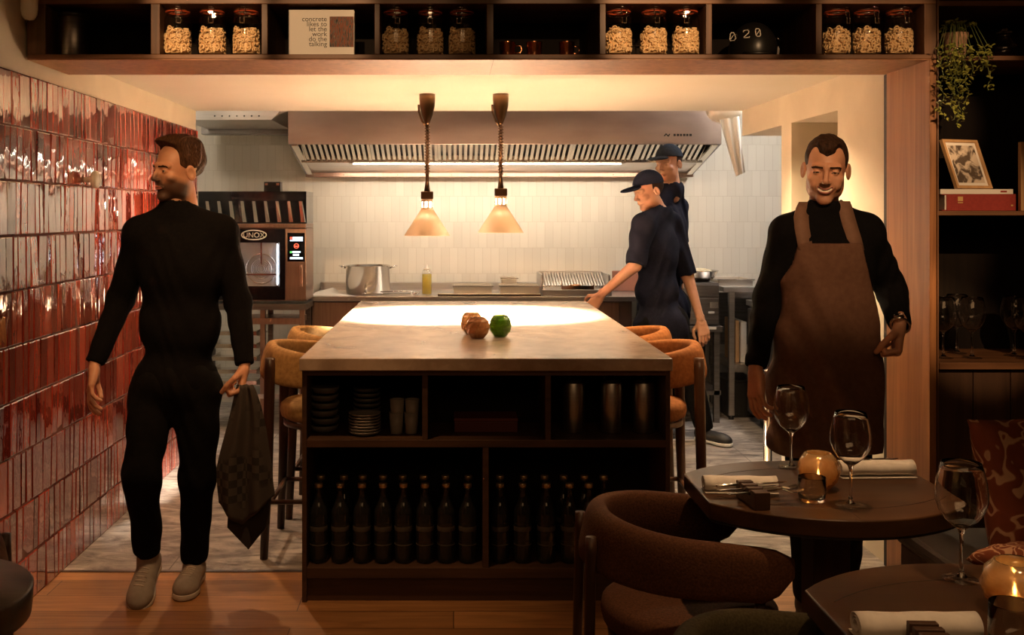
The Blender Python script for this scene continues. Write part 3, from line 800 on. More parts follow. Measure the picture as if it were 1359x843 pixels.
dup(wg, ((1129-VX)*2.61/F, 2.61, T1), 0, 'stemmed wine glass at the front of the far dining table, beside the glass tumbler')
dup(wg, ((1276-VX)*2.083/F, 2.083, T1), 0, 'large stemmed wine glass on the nearest dining table')
for k, (px, d, lab) in enumerate([(1252, 4.02, 'wine glass at the left end of the lowest bookcase shelf, against the walnut side'), (1270, 4.16, 'wine glass in the back between two others at the left of the lowest bookcase shelf'), (1290, 4.02, 'wine glass at the right of the trio on the left of the lowest bookcase shelf'), (1346, 4.08, 'wine glass standing apart on the lowest bookcase shelf, left of the right-hand pair'), (1362, 4.0, 'wine glass at the right frame edge on the lowest bookcase shelf')]):
    dup(wg, ((px-VX)*d/F, d, SH3), 0, lab, 'wine glasses in the bookcase')
# ------------------------------------------------------------------ kitchen island
s0 = 3.9
ix = lambda x, d=3.9: (x - VX) * d / F
iz = lambda y, d=3.9: EYE - (y - VY) * d / F
WT = iz(476); WB = iz(492.5)
t = thing('stone_worktop', 'long beige limestone worktop slab on the kitchen island', 'worktop', (.12, 5.2, WB))
MB().box(ix(397), ix(893), 3.9, 6.47, WB, WT).build('slab', M_worktop, t, bevel=.003)
t = thing('island_cabinet', 'dark wooden island cabinet with open shelves facing the dining room', 'cabinet', (.12, 4.1, 0))
X0, X1 = ix(399.5), ix(891.5); D0, D1 = 3.925, 4.27
zt, zm1, zm0, zb1, zb0 = iz(500), iz(586), iz(596), iz(757), iz(771)
m = MB()
MB().box(X0, X0+.018, D0, D1, 0, WB-.0005).build('side_panel', M_isl, t, bevel=.0015)
MB().box(X1-.018, X1, D0, D1, 0, WB-.0005).build('side_panel', M_isl, t, bevel=.0015)
MB().box(X0+.018, X1-.018, D0, D1, zt, WB-.0005).build('top_rail', M_isl, t, bevel=.0015)
MB().box(X0+.018, X1-.018, D0, D1, zm0, zm1).build('middle_shelf', M_isl, t, bevel=.0015)
MB().box(X0+.018, X1-.018, D0, D1, zb0, zb1).build('bottom_shelf', M_isl, t, bevel=.0015)
MB().box(X0+.018, X1-.018, D0+.02, D0+.04, 0, zb0).build('plinth', M_isl, t)
for a, b, z0, z1 in ((560, 567.5, zm1, zt), (724.5, 732, zm1, zt), (641, 649, zb1, zm0)):
    MB().box(ix(a), ix(b), D0+.002, D1-.012, z0, z1).build('divider', M_isl, t, bevel=.0015)
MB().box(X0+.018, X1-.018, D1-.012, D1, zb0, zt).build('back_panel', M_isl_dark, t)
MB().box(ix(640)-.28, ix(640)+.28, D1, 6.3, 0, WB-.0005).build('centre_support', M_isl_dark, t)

# crockery in the island
def bowl_proto(name, prof, m_, label, cat, loc, group):
    t = tag(MB().lathe(prof, n=32).build(name, m_, None), label, cat, group); t.location = loc; return t
ZS = zm1 + .0005
nth = ['bottom', 'second', 'third', 'fourth', 'fifth', 'sixth', 'seventh', 'eighth', 'ninth', 'tenth']
bp = None; d = 4.08
for k in range(6):
    loc = (ix(431, d) + (.002 if k % 2 else -.002), d, ZS + k*.0305)
    nm = ('topmost' if k == 5 else 'lowest' if k == 0 else nth[k] + ' from below')
    lab = f'dark stoneware bowl, {nm} in the leftmost stack on the island shelf'
    if bp is None: bp = bowl_proto('stoneware_bowl', [(0, 0), (.034, 0), (.050, .008), (.056, .020), (.057, .029), (.054, .029), (.052, .020), (.045, .011), (0, .006)], M_ceramic_d, lab, 'bowl', loc, 'bowls stacked in the island')
    else: o = bp.copy(); C.objects.link(o); o.location = loc; o['label'] = lab
pp = None
prof = [(0, 0), (.036, 0), (.055, .006), (.064, .014), (.0635, .016), (.053, .009), (0, .004)]
for k in range(7):
    loc = (ix(484, 4.03), 4.03, ZS + k*.0118)
    nm = 'topmost' if k == 6 else 'lowest' if k == 0 else nth[k] + ' from below'
    lab = f'small pale plate, {nm} in the front stack of the island shelf'
    if pp is None: pp = bowl_proto('side_plate', prof, M_ceramic, lab, 'plate', loc, 'small plates stacked in the island')
    else: o = pp.copy(); C.objects.link(o); o.location = loc; o['label'] = lab
bp2 = None
for k in range(8):
    loc = (ix(487, 4.17), 4.17, ZS + k*.0205)
    nm = 'topmost' if k == 7 else 'lowest' if k == 0 else nth[k] + ' from below'
    lab = f'grey dish, {nm} in the taller stack behind the pale plates'
    if bp2 is None: bp2 = bowl_proto('deep_dish', [(0, 0), (.035, 0), (.052, .007), (.056, .019), (.054, .0195), (.048, .010), (0, .005)], M_ceramic_d, lab, 'dish', loc, 'grey dishes stacked in the island')
    else: o = bp2.copy(); C.objects.link(o); o.location = loc; o['label'] = lab
cp = None
for k, (px, dd, zz, w_) in enumerate([(526, 4.04, 0, 'left cup at the bottom'), (546, 4.04, 0, 'right cup at the bottom'), (527, 4.04, .052, 'left cup nested on top'), (547, 4.04, .052, 'right cup nested on top')]):
    loc = (ix(px, dd), dd, ZS + zz); lab = f'beige handleless stoneware tumbler, {w_}, beside the plate stack'
    if cp is None: cp = bowl_proto('stoneware_cup', [(0, 0), (.021, 0), (.024, .004), (.0285, .085), (.0265, .085), (.0225, .006), (0, .005)], M_ceramic, lab, 'cup', loc, 'stoneware cups in the island')
    else: o = cp.copy(); C.objects.link(o); o.location = loc; o['label'] = lab
# steel thermos flasks
th = None
for k, px in enumerate([761, 811.5, 854]):
    dd = 4.07; loc = Vector((ix(px, dd), dd, ZS)); lab = f'brushed steel thermos flask with black pump lid on the island shelf, {["left", "middle", "right"][k]} one of three'
    if th is None:
        th = thing('thermos_flask', lab, 'flask', loc, 0, 'thermos flasks in the island')
        MB().lathe([(0, 0), (.040, 0), (.043, .004), (.043, .196), (.040, .203), (0, .203)], loc, 36).build('flask_body', M_steel, th)
        MB().lathe([(0, .2032), (.036, .2032), (.037, .207), (.036, .216), (.024, .222), (.014, .224), (.013, .238), (0, .240)], loc, 28).build('pump_lid', M_black, th)
        m = MB(); m.tube([loc + Vector((0, 0, .226)), loc + Vector((-.015, -.028, .228)), loc + Vector((-.02, -.042, .222))], .006, 8); m.build('spout', M_black, th)
    else: dup(th, loc, [0, -.5, .3][k], lab); 
t = thing('menu_box', 'low dark red box lying in the middle bay of the island shelf', 'box', (ix(645, 4.1), 4.1, ZS))
MB().box(ix(603, 4.06), ix(687, 4.06), 4.06, 4.2, ZS, ZS+.042).build('box_body', M_redbook_d if 'M_redbook_d' in globals() else mat('dark_red_box', (.10, .018, .012), .6), t, bevel=.002)
MB().box(ix(603, 4.06)-.002, ix(687, 4.06)+.002, 4.058, 4.202, ZS+.0425, ZS+.056).build('lid', mat('dark_red_lid', (.12, .022, .014), .6), t, bevel=.002)

# bottles in the lower bays
bt = None
ZB = zb1 + .0005
def bottle(loc, lab):
    global bt
    if bt is None:
        bt = thing('glass_bottle', lab, 'bottle', loc, 0, 'bottles in the lower island bays'); loc = Vector(loc)
        MB().lathe([(0, 0), (.030, 0), (.034, .004), (.035, .02), (.035, .19), (.033, .205), (.020, .232), (.0145, .250), (.0135, .282), (.0155, .284), (.0155, .290), (0, .290)], loc, 24).build('bottle_body', M_dkglass, bt)
        MB().lathe([(0, .2905), (.0165, .2905), (.0165, .306), (.015, .308), (0, .308)], loc, 20).build('cap', mat('gold_cap', (.62, .47, .28), .35, .8), bt)
        m = MB(); m.lathe([(.0354, .125), (.0356, .126), (.0356, .142), (.0354, .143)], loc, 24); m.lathe([(.0354, .07), (.0356, .07), (.0356, .074), (.0354, .074)], loc, 24)
        m.build('label_print', mat('bottle_label', (.06, .048, .036), .7), bt)
    else: dup(bt, loc, rng.uniform(0, 6.2), lab)
fl = [423, 451.5, 480.5, 508.5, 535.5, 564, 592, 620.5]
for k, px in enumerate(fl):
    bottle((ix(px, 4.0), 4.0, ZB), f'dark glass bottle in the front row of the lower left island bay, {ORD[k]}')
for k, px in enumerate([426, 456.5, 481.5, 508.5, 534.5, 562, 591, 621.5]):
    bottle((ix(px, 4.12), 4.12, ZB), f'dark glass bottle in the back row of the lower left island bay, {ORD[k]}')
for k, px in enumerate([663.5, 693.5, 725, 756, 781.5]):
    bottle((ix(px, 4.0), 4.0, ZB), f'dark glass bottle in the front row of the lower right island bay, {ORD[k]}')
for k, px in enumerate([663.5, 695, 722.5, 748, 775.5, 801]):
    bottle((ix(px, 4.12), 4.12, ZB), f'dark glass bottle in the back row of the lower right island bay, {ORD[k]}')

# glass candle bowls on the worktop
def facet_bowl(name, lab, loc, r, h, m_, group, n=7, lit=False, tw=.45, rot=0):
    t = thing(name, lab, 'candle holder', loc, rot, group)
    pf = [(0, 0), (r*.52, 0), (r*.88, h*.25), (r, h*.52), (r*.86, h*.82), (r*.62, h), (r*.54, h), (r*.76, h*.80), (r*.88, h*.52), (r*.76, h*.27), (r*.45, h*.08), (0, h*.07)]
    MB().lathe(pf, n=n, smooth=lit, twist=tw).build('glass_bowl', m_, t, local=True)
    MB().lathe([(0, h*.075), (r*.28, h*.075), (r*.28, h*.28), (0, h*.28)], n=16).build('tealight', M_candle, t, local=True)
    if lit:
        MB().lathe([(0, h*.285), (r*.045, h*.33), (r*.05, h*.40), (0, h*.56)], n=8).build('flame', M_flame, t, local=True)
    return t
g = 'glass candle bowls on the island'
facet_bowl('candle_bowl', 'copper brown faceted glass candle bowl at the front of the island group', P(634, 449, 4.55).xy.to_3d() + Vector((0, 0, WT+.0005)), .056, .092, M_bronzeglass, g, rot=.3, n=9, tw=.3)
facet_bowl('candle_bowl', 'pale amber glass candle bowl behind the copper brown one on the island', P(626, 449, 4.685).xy.to_3d() + Vector((0, 0, WT+.0005)), .053, .100, M_amber, g, n=11, tw=.2)
facet_bowl('candle_bowl', 'green ridged glass candle bowl on the island worktop', P(664, 449, 4.60).xy.to_3d() + Vector((0, 0, WT+.0005)), .052, .096, M_green, g, n=14, tw=.05)

# ------------------------------------------------------------------ heat lamps
def heat_lamp(px, top, bottom, lab, tilt):
    d = 5.6; X = (px - VX)*d/F; zb = EYE - (bottom - VY)*d/F; ztop = 2.16
    t = thing('pendant_heat_lamp', lab, 'lamp', (X, d, ztop), 0, 'heat lamps over the island')
    c = Vector((X, d, 0))
    MB().lathe([(.044, ztop-.001), (.044, ztop-.03), (.041, ztop-.07), (.030, ztop-.12), (.014, ztop-.16), (.009, ztop-.17), (0, ztop-.17)], c, 28).build('ceiling_cup', M_bronze, t)
    m = MB(); m.tube([(X-.047, d-.015, ztop-.06), (X-.045, d-.015, ztop-.10), (X-.028, d-.01, ztop-.15), (X-.006, d, ztop-.178)], .006, 8); m.build('cup_bracket', M_bronze, t)
    zs = zb + .145; zc = zs + .085
    m = MB(); m.tube([(X, d, ztop-.165), (X, d, zc+.07), (X, d, zc+.0)], [.010, .010, .010], 12)
    # coiled cord round the rod
    co = [(X + .0135*math.cos(a), d + .0135*math.sin(a), ztop - .18 - a*.0026) for a in np.linspace(0, 2*PI*16, 16*10)]
    m.tube(co, .0028, 5); m.tube([(X, d, zc+.08), (X, d, zc+.0)], [.009, .019], 14)
    m.build('rod', M_bronze, t)
    MB().box(X-.034, X+.034, d-.034, d+.034, zc-.028, zc+.014).build('lamp_cap', M_bronze, t, bevel=.004)
    m = MB(); m.lathe([(.031, zs-.004), (.034, zs-.004), (.034, zs+.012), (.031, zs+.012)], c, 28, closed=True); m.lathe([(.027, zs+.042), (.032, zs+.042), (.031, zs+.057), (.027, zs+.057)], c, 28, closed=True)
    for k in range(8):
        a = 2*PI*k/8 + .2; m.box(X+.0305*math.cos(a)-.006, X+.0305*math.cos(a)+.006, d+.0305*math.sin(a)-.003, d+.0305*math.sin(a)+.003, zs+.008, zs+.046, rot=Matrix.Rotation(a+PI/2, 3, 'Z'))
    m.build('vented_collar', M_shade, t)
    r0, r1 = .034, .125
    pf = [(r0, zs), (r1, zb+.004), (r1+.001, zb), (r1-.002, zb), (r1-.003, zb+.004), (r0-.003, zs-.002), (r0-.003, zs)]
    sh = MB().lathe(pf, c, 48, closed=True).build('lamp_shade', M_shade, t)
    MB().lathe([(0, zb+.035), (.03, zb+.042), (.048, zb+.065), (.045, zb+.085), (.018, zb+.105), (.016, zb+.15), (0, zb+.155)], c, 24).build('bulb', M_bulb, t)
    return Vector((X, d, zb))
HL = [heat_lamp(567, 125, 313, 'left of the two copper cone heat lamps hanging over the island', 0), heat_lamp(664.5, 124, 309, 'right of the two copper cone heat lamps hanging over the island', 0)]

# ------------------------------------------------------------------ extraction hood
HX0, HX1 = -1.155, 1.87; HF, HB = 7.1, 8.08
t = thing('extraction_hood', 'wide stainless steel extraction hood with baffle filters over the back counter', 'hood', (.36, 7.6, 1.8))
MB().box(HX0, HX1, HF, HF+.02, 1.985, 2.70).build('front_panel', M_hoodsteel, t, bevel=.003)
for x in (HX0, HX1-.02):
    m = MB(); m.prism([(HF+.02, 2.70), (HF+.02, 1.985), (7.98, 1.80), (HB, 1.80), (HB, 2.70)], 0, .02, Matrix(((0, 0, 1, x), (1, 0, 0, 0), (0, 1, 0, 0), (0, 0, 0, 1)))); m.build('side_panel', M_steel_d, t)
for x in (HX0+.02, HX1-.06):  # inner side gutters
    m = MB(); m.prism([(HF+.03, 1.99), (HF+.03, 1.975), (7.97, 1.79), (7.97, 1.80)], 0, .04, Matrix(((0, 0, 1, x), (1, 0, 0, 0), (0, 1, 0, 0), (0, 0, 0, 1)))); m.build('side_gutter', M_steel_r, t)
# baffles
ya, za, yb, zb_ = HF+.05, 2.035, 7.52, 1.892
nu = 6; wd = (HX1-HX0-.12)/nu
for u in range(nu):
    m = MB(); xa = HX0+.06+u*wd
    for k in range(12):
        x = xa + .012 + k*(wd-.024)/12; w2 = (wd-.024)/12*.55
        q = [(x, ya, za), (x+w2, ya, za), (x+w2, yb, zb_), (x, yb, zb_)]
        m.add(q + [(a, b, c+.012) for a, b, c in q], [(0, 1, 2, 3), (7, 6, 5, 4), (0, 4, 5, 1), (1, 5, 6, 2), (2, 6, 7, 3), (3, 7, 4, 0)])
    for (x, y_, z_) in ((xa, ya, za), (xa+wd-.010, ya, za)):
        q = [(x, ya, za-.004), (x+.010, ya, za-.004), (x+.010, yb, zb_-.004), (x, yb, zb_-.004)]
        m.add(q + [(a, b, c+.02) for a, b, c in q], [(0, 1, 2, 3), (7, 6, 5, 4), (0, 4, 5, 1), (1, 5, 6, 2), (2, 6, 7, 3), (3, 7, 4, 0)])
    m.build('baffle_filter', M_steel_r, t)
MB().add([(HX0+.03, ya-.02, za+.05), (HX1-.03, ya-.02, za+.05), (HX1-.03, yb+.02, zb_+.04), (HX0+.03, yb+.02, zb_+.04)], [(0, 1, 2, 3)]).build('filter_recess', M_black, t)
MB().box(HX0+.03, HX1-.03, yb, yb+.03, zb_-.012, zb_+.04).build('filter_rail', M_steel_r, t)
# grease trough, sloping face and wall trim
MB().add([(HX0+.04, yb+.03, 1.884), (HX1-.04, yb+.03, 1.884), (HX1-.04, 7.93, 1.822), (HX0+.04, 7.93, 1.822)], [(0, 1, 2, 3)]).build('grease_trough', M_steel, t)
MB().box(HX0+.0, HX1, 7.93, HB, 1.788, 1.822).build('bottom_trim', M_steel_w, t, bevel=.003)
m = MB()
for k in range(7): m.lathe([(0, 0), (.005, 0), (.004, .004), (0, .005)], (HX0+.3+k*.42, 7.929, 1.805), 10, M=Matrix.Rotation(PI/2, 3, 'X'))
m.build('rivets', M_black, t)
m = MB(); a = P(912, 179, HF-.001)
m.prism([(-.165, -.008), (-.15, .010), (-.142, .008), (-.135, -.004), (-.125, .008), (-.118, .006), (-.128, -.012), (-.138, -.010), (-.147, .001), (-.155, -.010)], 0, .0012, Matrix.Translation(P(912, 179, HF-.001)) @ Matrix.Rotation(PI/2, 4, 'X'))
for k in range(6): m.box(a.x-.095+k*.022, a.x-.080+k*.022+(.002 if k % 2 else 0), HF-.0012, HF-.0002, a.z-.009, a.z+.007)
m.build('maker_mark', M_black, t)
t = thing('kitchen_light', 'long white light tube under the extraction hood', 'light', (.36, 7.60, 1.9))
MB().tube([(-.75, 7.585, 1.872), (1.25, 7.585, 1.872)], .004, 10).build('light_tube', M_led, t)
MB().box(-.78, 1.28, 7.572, 7.60, 1.877, 1.8795).build('light_housing', M_steel_r, t)

# duct box on the left of the ceiling
a = P(263, 160, 6.9); b = P(376, 147, 6.9)
t = thing('ceiling_duct', 'pale steel duct box above the oven at the kitchen ceiling', 'duct', (-1.45, 7.2, 2.14))
m = MB(); m.prism([(-1.85, 2.22), (-1.85, 2.138), (-1.235, 2.138), (-1.16, 2.22)], 0, .75, Matrix(((1, 0, 0, 0), (0, 0, 1, 6.9), (0, 1, 0, 0), (0, 0, 0, 1)))); m.box(-1.85, -1.16, 6.9, 7.65, 2.22, 2.72); m.build('duct_body', M_steel, t)
m = MB()
for k in range(7): m.lathe([(0, 0), (.006, 0), (.006, .002), (0, .002)], (-1.62+k*.05, 6.9, 2.165), 8, M=Matrix.Rotation(PI/2, 3, 'X'))
m.build('screws', M_black, t)
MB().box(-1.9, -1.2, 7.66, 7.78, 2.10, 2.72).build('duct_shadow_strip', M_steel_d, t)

# ------------------------------------------------------------------ combi oven, its hood and its stand
s = 193.0; OD = 7.0
ox = lambda x: (x - VX)*OD/F
oz = lambda y: EYE - (y - VY)*OD/F
OX0, OX1 = ox(262), ox(406)
t = thing('combi_oven', 'black fronted combi oven with lit glass door on a steel stand', 'oven', ((OX0+OX1)/2, 7.3, oz(402)))
MB().box(OX0, OX1, OD+.035, OD+.37, oz(400), oz(303)).build('oven_body', M_steel_w, t, bevel=.003)
dx = ox(378)
m = MB(); # door as a frame round the window
wx0, wx1, wz0, wz1 = ox(296), ox(371), oz(380), oz(322)
for (a, b, c_, e) in ((OX0+.005, wx0, oz(398), oz(304)), (wx1, dx, oz(398), oz(304)), (wx0, wx1, oz(398), wz0), (wx0, wx1, wz1, oz(304))):
    m.box(a, b, OD, OD+.034, c_, e)
m.build('door', M_blackglass, t)
d_ = t.children[-1]
cx_, cz_ = ox(346), oz(357)
m = MB(); m.box(wx0, wx1, OD+.03, OD+.034, wz0, wz1); m.build('cavity_wall', mat('oven_cavity', (.50, .50, .52), .4, .3), d_)
m = MB(); Mr = Matrix.Rotation(PI/2, 3, 'X')
for rr, w_ in ((.10, .006), (.066, .004), (.055, .003), (.044, .003), (.033, .003), (.02, .004)):
    m.lathe([(rr, 0), (rr+w_, 0), (rr+w_, .008), (rr, .008)], (cx_, OD+.03, cz_), 36, M=Mr, closed=True)
m.box(cx_-.005, cx_+.005, OD+.018, OD+.026, cz_+.03, wz1); m.box(wx1-.022, wx1-.014, OD+.01, OD+.02, wz0, wz1); m.box(wx0, wx1, OD+.02, OD+.026, cz_-.045, cz_-.035)
m.build('fan', M_chrome, d_)
MB().box(wx1-.02, wx1-.012, OD+.003, OD+.006, wz0+.01, wz1-.01).box(wx0+.002, wx0+.006, OD+.004, OD+.012, wz0+.01, wz1-.01).build('oven_lamp', emit('oven_light', (.85, .92, 1), 9), d_)
MB().box(wx0, wx1, OD+.001, OD+.0028, wz0, wz1).build('window_pane', M_ghostglass, d_)
m = MB(); el = [(ox(337)+.085*math.cos(a), oz(312)+.032*math.sin(a)) for a in np.linspace(0, 2*PI, 40, endpoint=False)]
m.tube([(x, OD-.001, z) for x, z in el], .004, 6, closed=True); m.build('badge_ring', M_white, t)
text_mesh('UNOX', .050, Matrix.Translation((ox(337), OD-.0012, oz(312)-.017)) @ Matrix.Rotation(PI/2, 4, 'X'), M_white, 'badge_lettering', t, .0008, 'CENTER')
MB().box(dx+.004, OX1, OD, OD+.034, oz(398), oz(304)).build('control_panel', M_steel_w, t, bevel=.002)
pn = t.children[-1]
MB().box(ox(381.5), ox(404.5), OD-.004, OD-.0002, oz(347), oz(309)).build('display_glass', M_blackglass, pn)
for q in ((388.5, 402, 318, 314.5), (385, 402, 320, 318.6), (385, 402, 344, 341.5), (388, 399, 335.5, 333.5), (389, 397, 339.5, 337)):
    MB().box(ox(q[0]), ox(q[1]), OD-.006, OD-.0045, oz(q[2]), oz(q[3])).build('display_line', M_scr, pn)
m = MB(); m.lathe([(.013, 0), (.018, 0), (.018, .0015), (.013, .0015)], (ox(393.5), OD-.0045, oz(326.5)), 24, M=Mr, closed=True); m.box(ox(391), ox(396), OD-.006, OD-.0045, oz(327.6), oz(326)); m.box(ox(385), ox(388.5), OD-.0065, OD-.0061, oz(317.5), oz(314.5)); m.build('display_icon', M_scr_r, pn)
MB().box(ox(385), ox(387.5), OD-.006, OD-.0045, oz(336), oz(333.5)).build('display_lamp', M_scr_g, pn)
m = MB(); m.box(ox(398), ox(402.5), OD-.035, OD-.02, oz(380), oz(351)); m.box(ox(399), ox(402), OD-.02, OD-.0, oz(377), oz(373)); m.box(ox(399), ox(402), OD-.02, OD, oz(358), oz(354)); m.build('door_handle', M_copper if False else M_steel_w, t, bevel=.003)
t = thing('oven_hood', 'black condensing hood with slanted steel louvres on top of the oven', 'hood', ((OX0+OX1)/2, 7.3, oz(302)))
MB().box(OX0-.0, OX1, OD+.0, OD+.37, oz(302.5), oz(297)).build('base_rail', M_steel_w, t, bevel=.002)
m = MB(); m.prism([(OD+.04, oz(297)), (OD+.02, oz(266)), (OD+.02, oz(254)), (OD+.36, oz(254)), (OD+.36, oz(297))], OX0, OX1, Matrix(((0, 0, 1, 0), (1, 0, 0, 0), (0, 1, 0, 0), (0, 0, 0, 1)))); m.build('hood_body', M_blackglass, t)
m = MB()
for k in range(9):
    x = ox(272 + k*15.5)
    m.add([(x, OD+.014, oz(267)), (x+.022, OD+.008, oz(267)), (x+.040, OD+.024, oz(295)), (x+.012, OD+.030, oz(295))], [(0, 1, 2, 3)])
    m.add([(x+.022, OD+.008, oz(267)), (x+.028, OD+.018, oz(267)), (x+.046, OD+.034, oz(295)), (x+.040, OD+.024, oz(295))], [(0, 1, 2, 3)])
m.build('louvres', M_steel_r, t, fix=False)
t = thing('black_sensor_box', 'small black box standing on top of the oven hood', 'box', (ox(357), 7.2, oz(254)))
c = t.location
MB().box(c.x-.058, c.x+.058, 7.12, 7.21, c.z+.001, c.z+.07).build('box_body', M_black, t, bevel=.004)
MB().box(c.x-.05, c.x-.03, 7.115, 7.119, c.z+.045, c.z+.06).box(c.x+.03, c.x+.05, 7.115, 7.119, c.z+.045, c.z+.06).build('steel_clips', M_steel_r, t)
# stand
t = thing('oven_stand', 'steel stand with tray runners under the combi oven', 'stand', ((OX0+OX1)/2, 7.3, 0))
MB().box(OX0, OX1, OD+.02, OD+.37, oz(412), oz(404)).build('top_frame', M_steel_d, t, bevel=.002)
for x in (OX0+.01, ox(344), OX1-.05):
    MB().box(x, x+.035, OD+.03, OD+.065, .0, oz(412)).build('leg', M_steel_w if x > -1.5 else M_steel, t, bevel=.002)
    MB().box(x, x+.035, OD+.32, OD+.355, .0, oz(412)).build('leg', M_steel_d, t, bevel=.002)
MB().box(ox(315), ox(398), OD+.02, OD+.34, oz(431), oz(423)).build('cross_shelf', M_steel_w, t)
MB().box(OX0+.01, OX1-.02, OD+.02, OD+.36, oz(530), oz(524)).build('bottom_shelf', M_steel, t)
tr = None
for k, yy in enumerate([446, 463, 480, 497, 512]):
    z = oz(yy); loc = Vector((ox(318), OD+.3, z)); lab = f'shallow steel oven tray, {["topmost", "second from top", "middle", "second from bottom", "lowest"][k]} in the stand under the oven'
    if tr is None:
        tr = thing('oven_tray', lab, 'tray', loc, 0, 'oven trays in the stand')
        m = MB(); x0, x1, y0, y1 = OX0+.085, ox(344)-.027, OD+.04, OD+.31
        m.box(x0, x1, y0, y1, z, z+.003); m.box(x0, x1, y0, y0+.004, z+.003, z+.028); m.box(x0, x0+.004, y0+.004, y1, z+.003, z+.028); m.box(x1-.004, x1, y0+.004, y1, z+.003, z+.028); m.box(x0-.0, x1+.0, y0-.008, y0, z+.024, z+.028)
        m.build('tray_body', M_steel_r, tr)
        m = MB(); m.box(x0-.038, x0+.006, y0, y1, z-.006, z-.001); m.build('runner', M_steel, tr); m = MB(); m.box(x1-.006, x1+.026, y0, y1, z-.006, z-.001); m.build('runner', M_steel, tr)
    else: dup(tr, loc, 0, lab)

# ------------------------------------------------------------------ back counter
CD = 7.38; CH = .90
t = thing('back_counter', 'long stainless steel kitchen counter along the tiled back wall', 'counter', (.3, 7.7, 0))
cx = lambda x: (x - VX)*CD/F
cz = lambda y: EYE - (y - VY)*CD/F
MB().box(cx(409), cx(862), CD, 8.04, CH-.035, CH).build('worktop', M_steel, t, bevel=.003)
MB().box(cx(409), cx(862), 8.04, 8.09, CH-.035, CH+.06).build('upstand', M_steel, t, bevel=.003)
m = MB(); m.box(cx(411), cx(840), CD+.05, 8.0, .1, CH-.036); m.build('cabinet_body', mat('brown_laminate', (.07, .035, .025), .5), t)
for k in range(5):
    x = cx(413) + k*.45; MB().box(x, x+.44, CD+.032, CD+.05, .12, CH-.045).build('door', M_steel_w, t, bevel=.002)
MB().box(cx(411), cx(840), CD+.1, 7.9, 0, .1).build('plinth', M_black, t)

def at_counter(px, py, d): return (px - VX)*d/F
# paper sheets
t = None
m = MB(); zc = CH+.001
q = [P(0, 0, 1)]
x0 = at_counter(417, 0, 7.6)
tag(MB().add([(x0, 7.45, zc), (x0+.33, 7.41, zc), (x0+.21, 7.60, zc+.002), (x0+.12, 7.78, zc+.035), (x0+.01, 7.62, zc+.012), (x0, 7.45, zc+.0015), (x0+.33, 7.41, zc+.0015), (x0+.21, 7.60, zc+.0035), (x0+.12, 7.78, zc+.0365), (x0+.01, 7.62, zc+.0135)], [(4, 3, 2, 1, 0), (5, 6, 7, 8, 9), (0, 1, 6, 5), (1, 2, 7, 6), (2, 3, 8, 7), (3, 4, 9, 8), (4, 0, 5, 9)]).build('paper_sheets', M_paper), 'loose white paper sheets on the counter left of the stock pot', 'paper')
# stock pot
d = 7.68; c = Vector((at_counter(488.5, 0, d), d, CH+.001)); r_ = .165
t = thing('stock_pot', 'large stainless steel stock pot with loop handles on the back counter', 'pot', c)
hp = .212
MB().lathe([(0, 0), (r_-.006, 0), (r_, .006), (r_, hp-.004), (r_+.006, hp), (r_-.003, hp), (r_-.004, .01), (0, .008)], c, 48).build('pot_body', M_steel_r, t)
for sg in (-1, 1):
    m = MB(); a = [Vector((sg*(r_+.0), -.05, hp-.02)), Vector((sg*(r_+.035), -.045, hp-.008)), Vector((sg*(r_+.052), 0, hp-.004)), Vector((sg*(r_+.035), .045, hp-.008)), Vector((sg*r_, .05, hp-.02))]
    m.tube([c + q for q in a], .0055, 8); m.build('handle', M_chrome, t)
# ladle and tongs
t = thing('steel_tongs', 'long steel tongs lying on the counter right of the stock pot', 'tongs', (at_counter(520, 0, 7.5), 7.5, CH))
m = MB(); x0 = at_counter(484, 0, 7.5); x1 = at_counter(545, 0, 7.5)
m.box(x0, x1, 7.47, 7.485, CH+.012, CH+.016, rot=Matrix.Rotation(.06, 3, 'Z')); m.box(x0, x1, 7.49, 7.505, CH+.002, CH+.006, rot=Matrix.Rotation(-.05, 3, 'Z'))
m.build('arms', M_chrome, t)
MB().lathe([(0, 0), (.016, 0), (.018, .01), (.014, .018), (0, .02)], (x0, 7.487, CH+.001), 16).build('hinge', M_chrome, t)
t = thing('ladle', 'steel ladle lying on the counter between stock pot and oil bottle', 'ladle', (at_counter(540, 0, 7.42), 7.42, CH))
m = MB(); m.tube([(at_counter(505, 0, 7.44), 7.44, CH+.03), (at_counter(533, 0, 7.44), 7.44, CH+.035), (at_counter(549, 0, 7.43), 7.43, CH+.03)], .0045, 8); m.build('handle', M_chrome, t)
MB().lathe([(0, 0), (.014, .002), (.025, .011), (.029, .026), (.027, .026), (.012, .006), (0, .005)], (at_counter(552, 0, 7.43), 7.43, CH+.001), 20).build('bowl', M_chrome, t)
# oil bottle
d = 7.6; c = Vector((at_counter(566.5, 0, d), d, CH+.001))
t = thing('oil_bottle', 'clear squeeze bottle of yellow oil on the back counter', 'bottle', c)
MB().lathe([(0, .002), (.033, .002), (.035, .008), (.035, .150), (0, .150)], c, 24).build('oil', M_oil, t)
MB().lathe([(0, 0), (.035, 0), (.037, .006), (.037, .165), (.03, .178), (.024, .18), (.0235, .178), (.029, .176), (.0362, .164), (.0362, .006)], c, 24).build('bottle_body', M_ghostglass, t)
MB().lathe([(0, .180), (.026, .180), (.026, .190), (.008, .197), (.004, .222), (0, .222)], c, 20).build('nozzle', M_white, t)
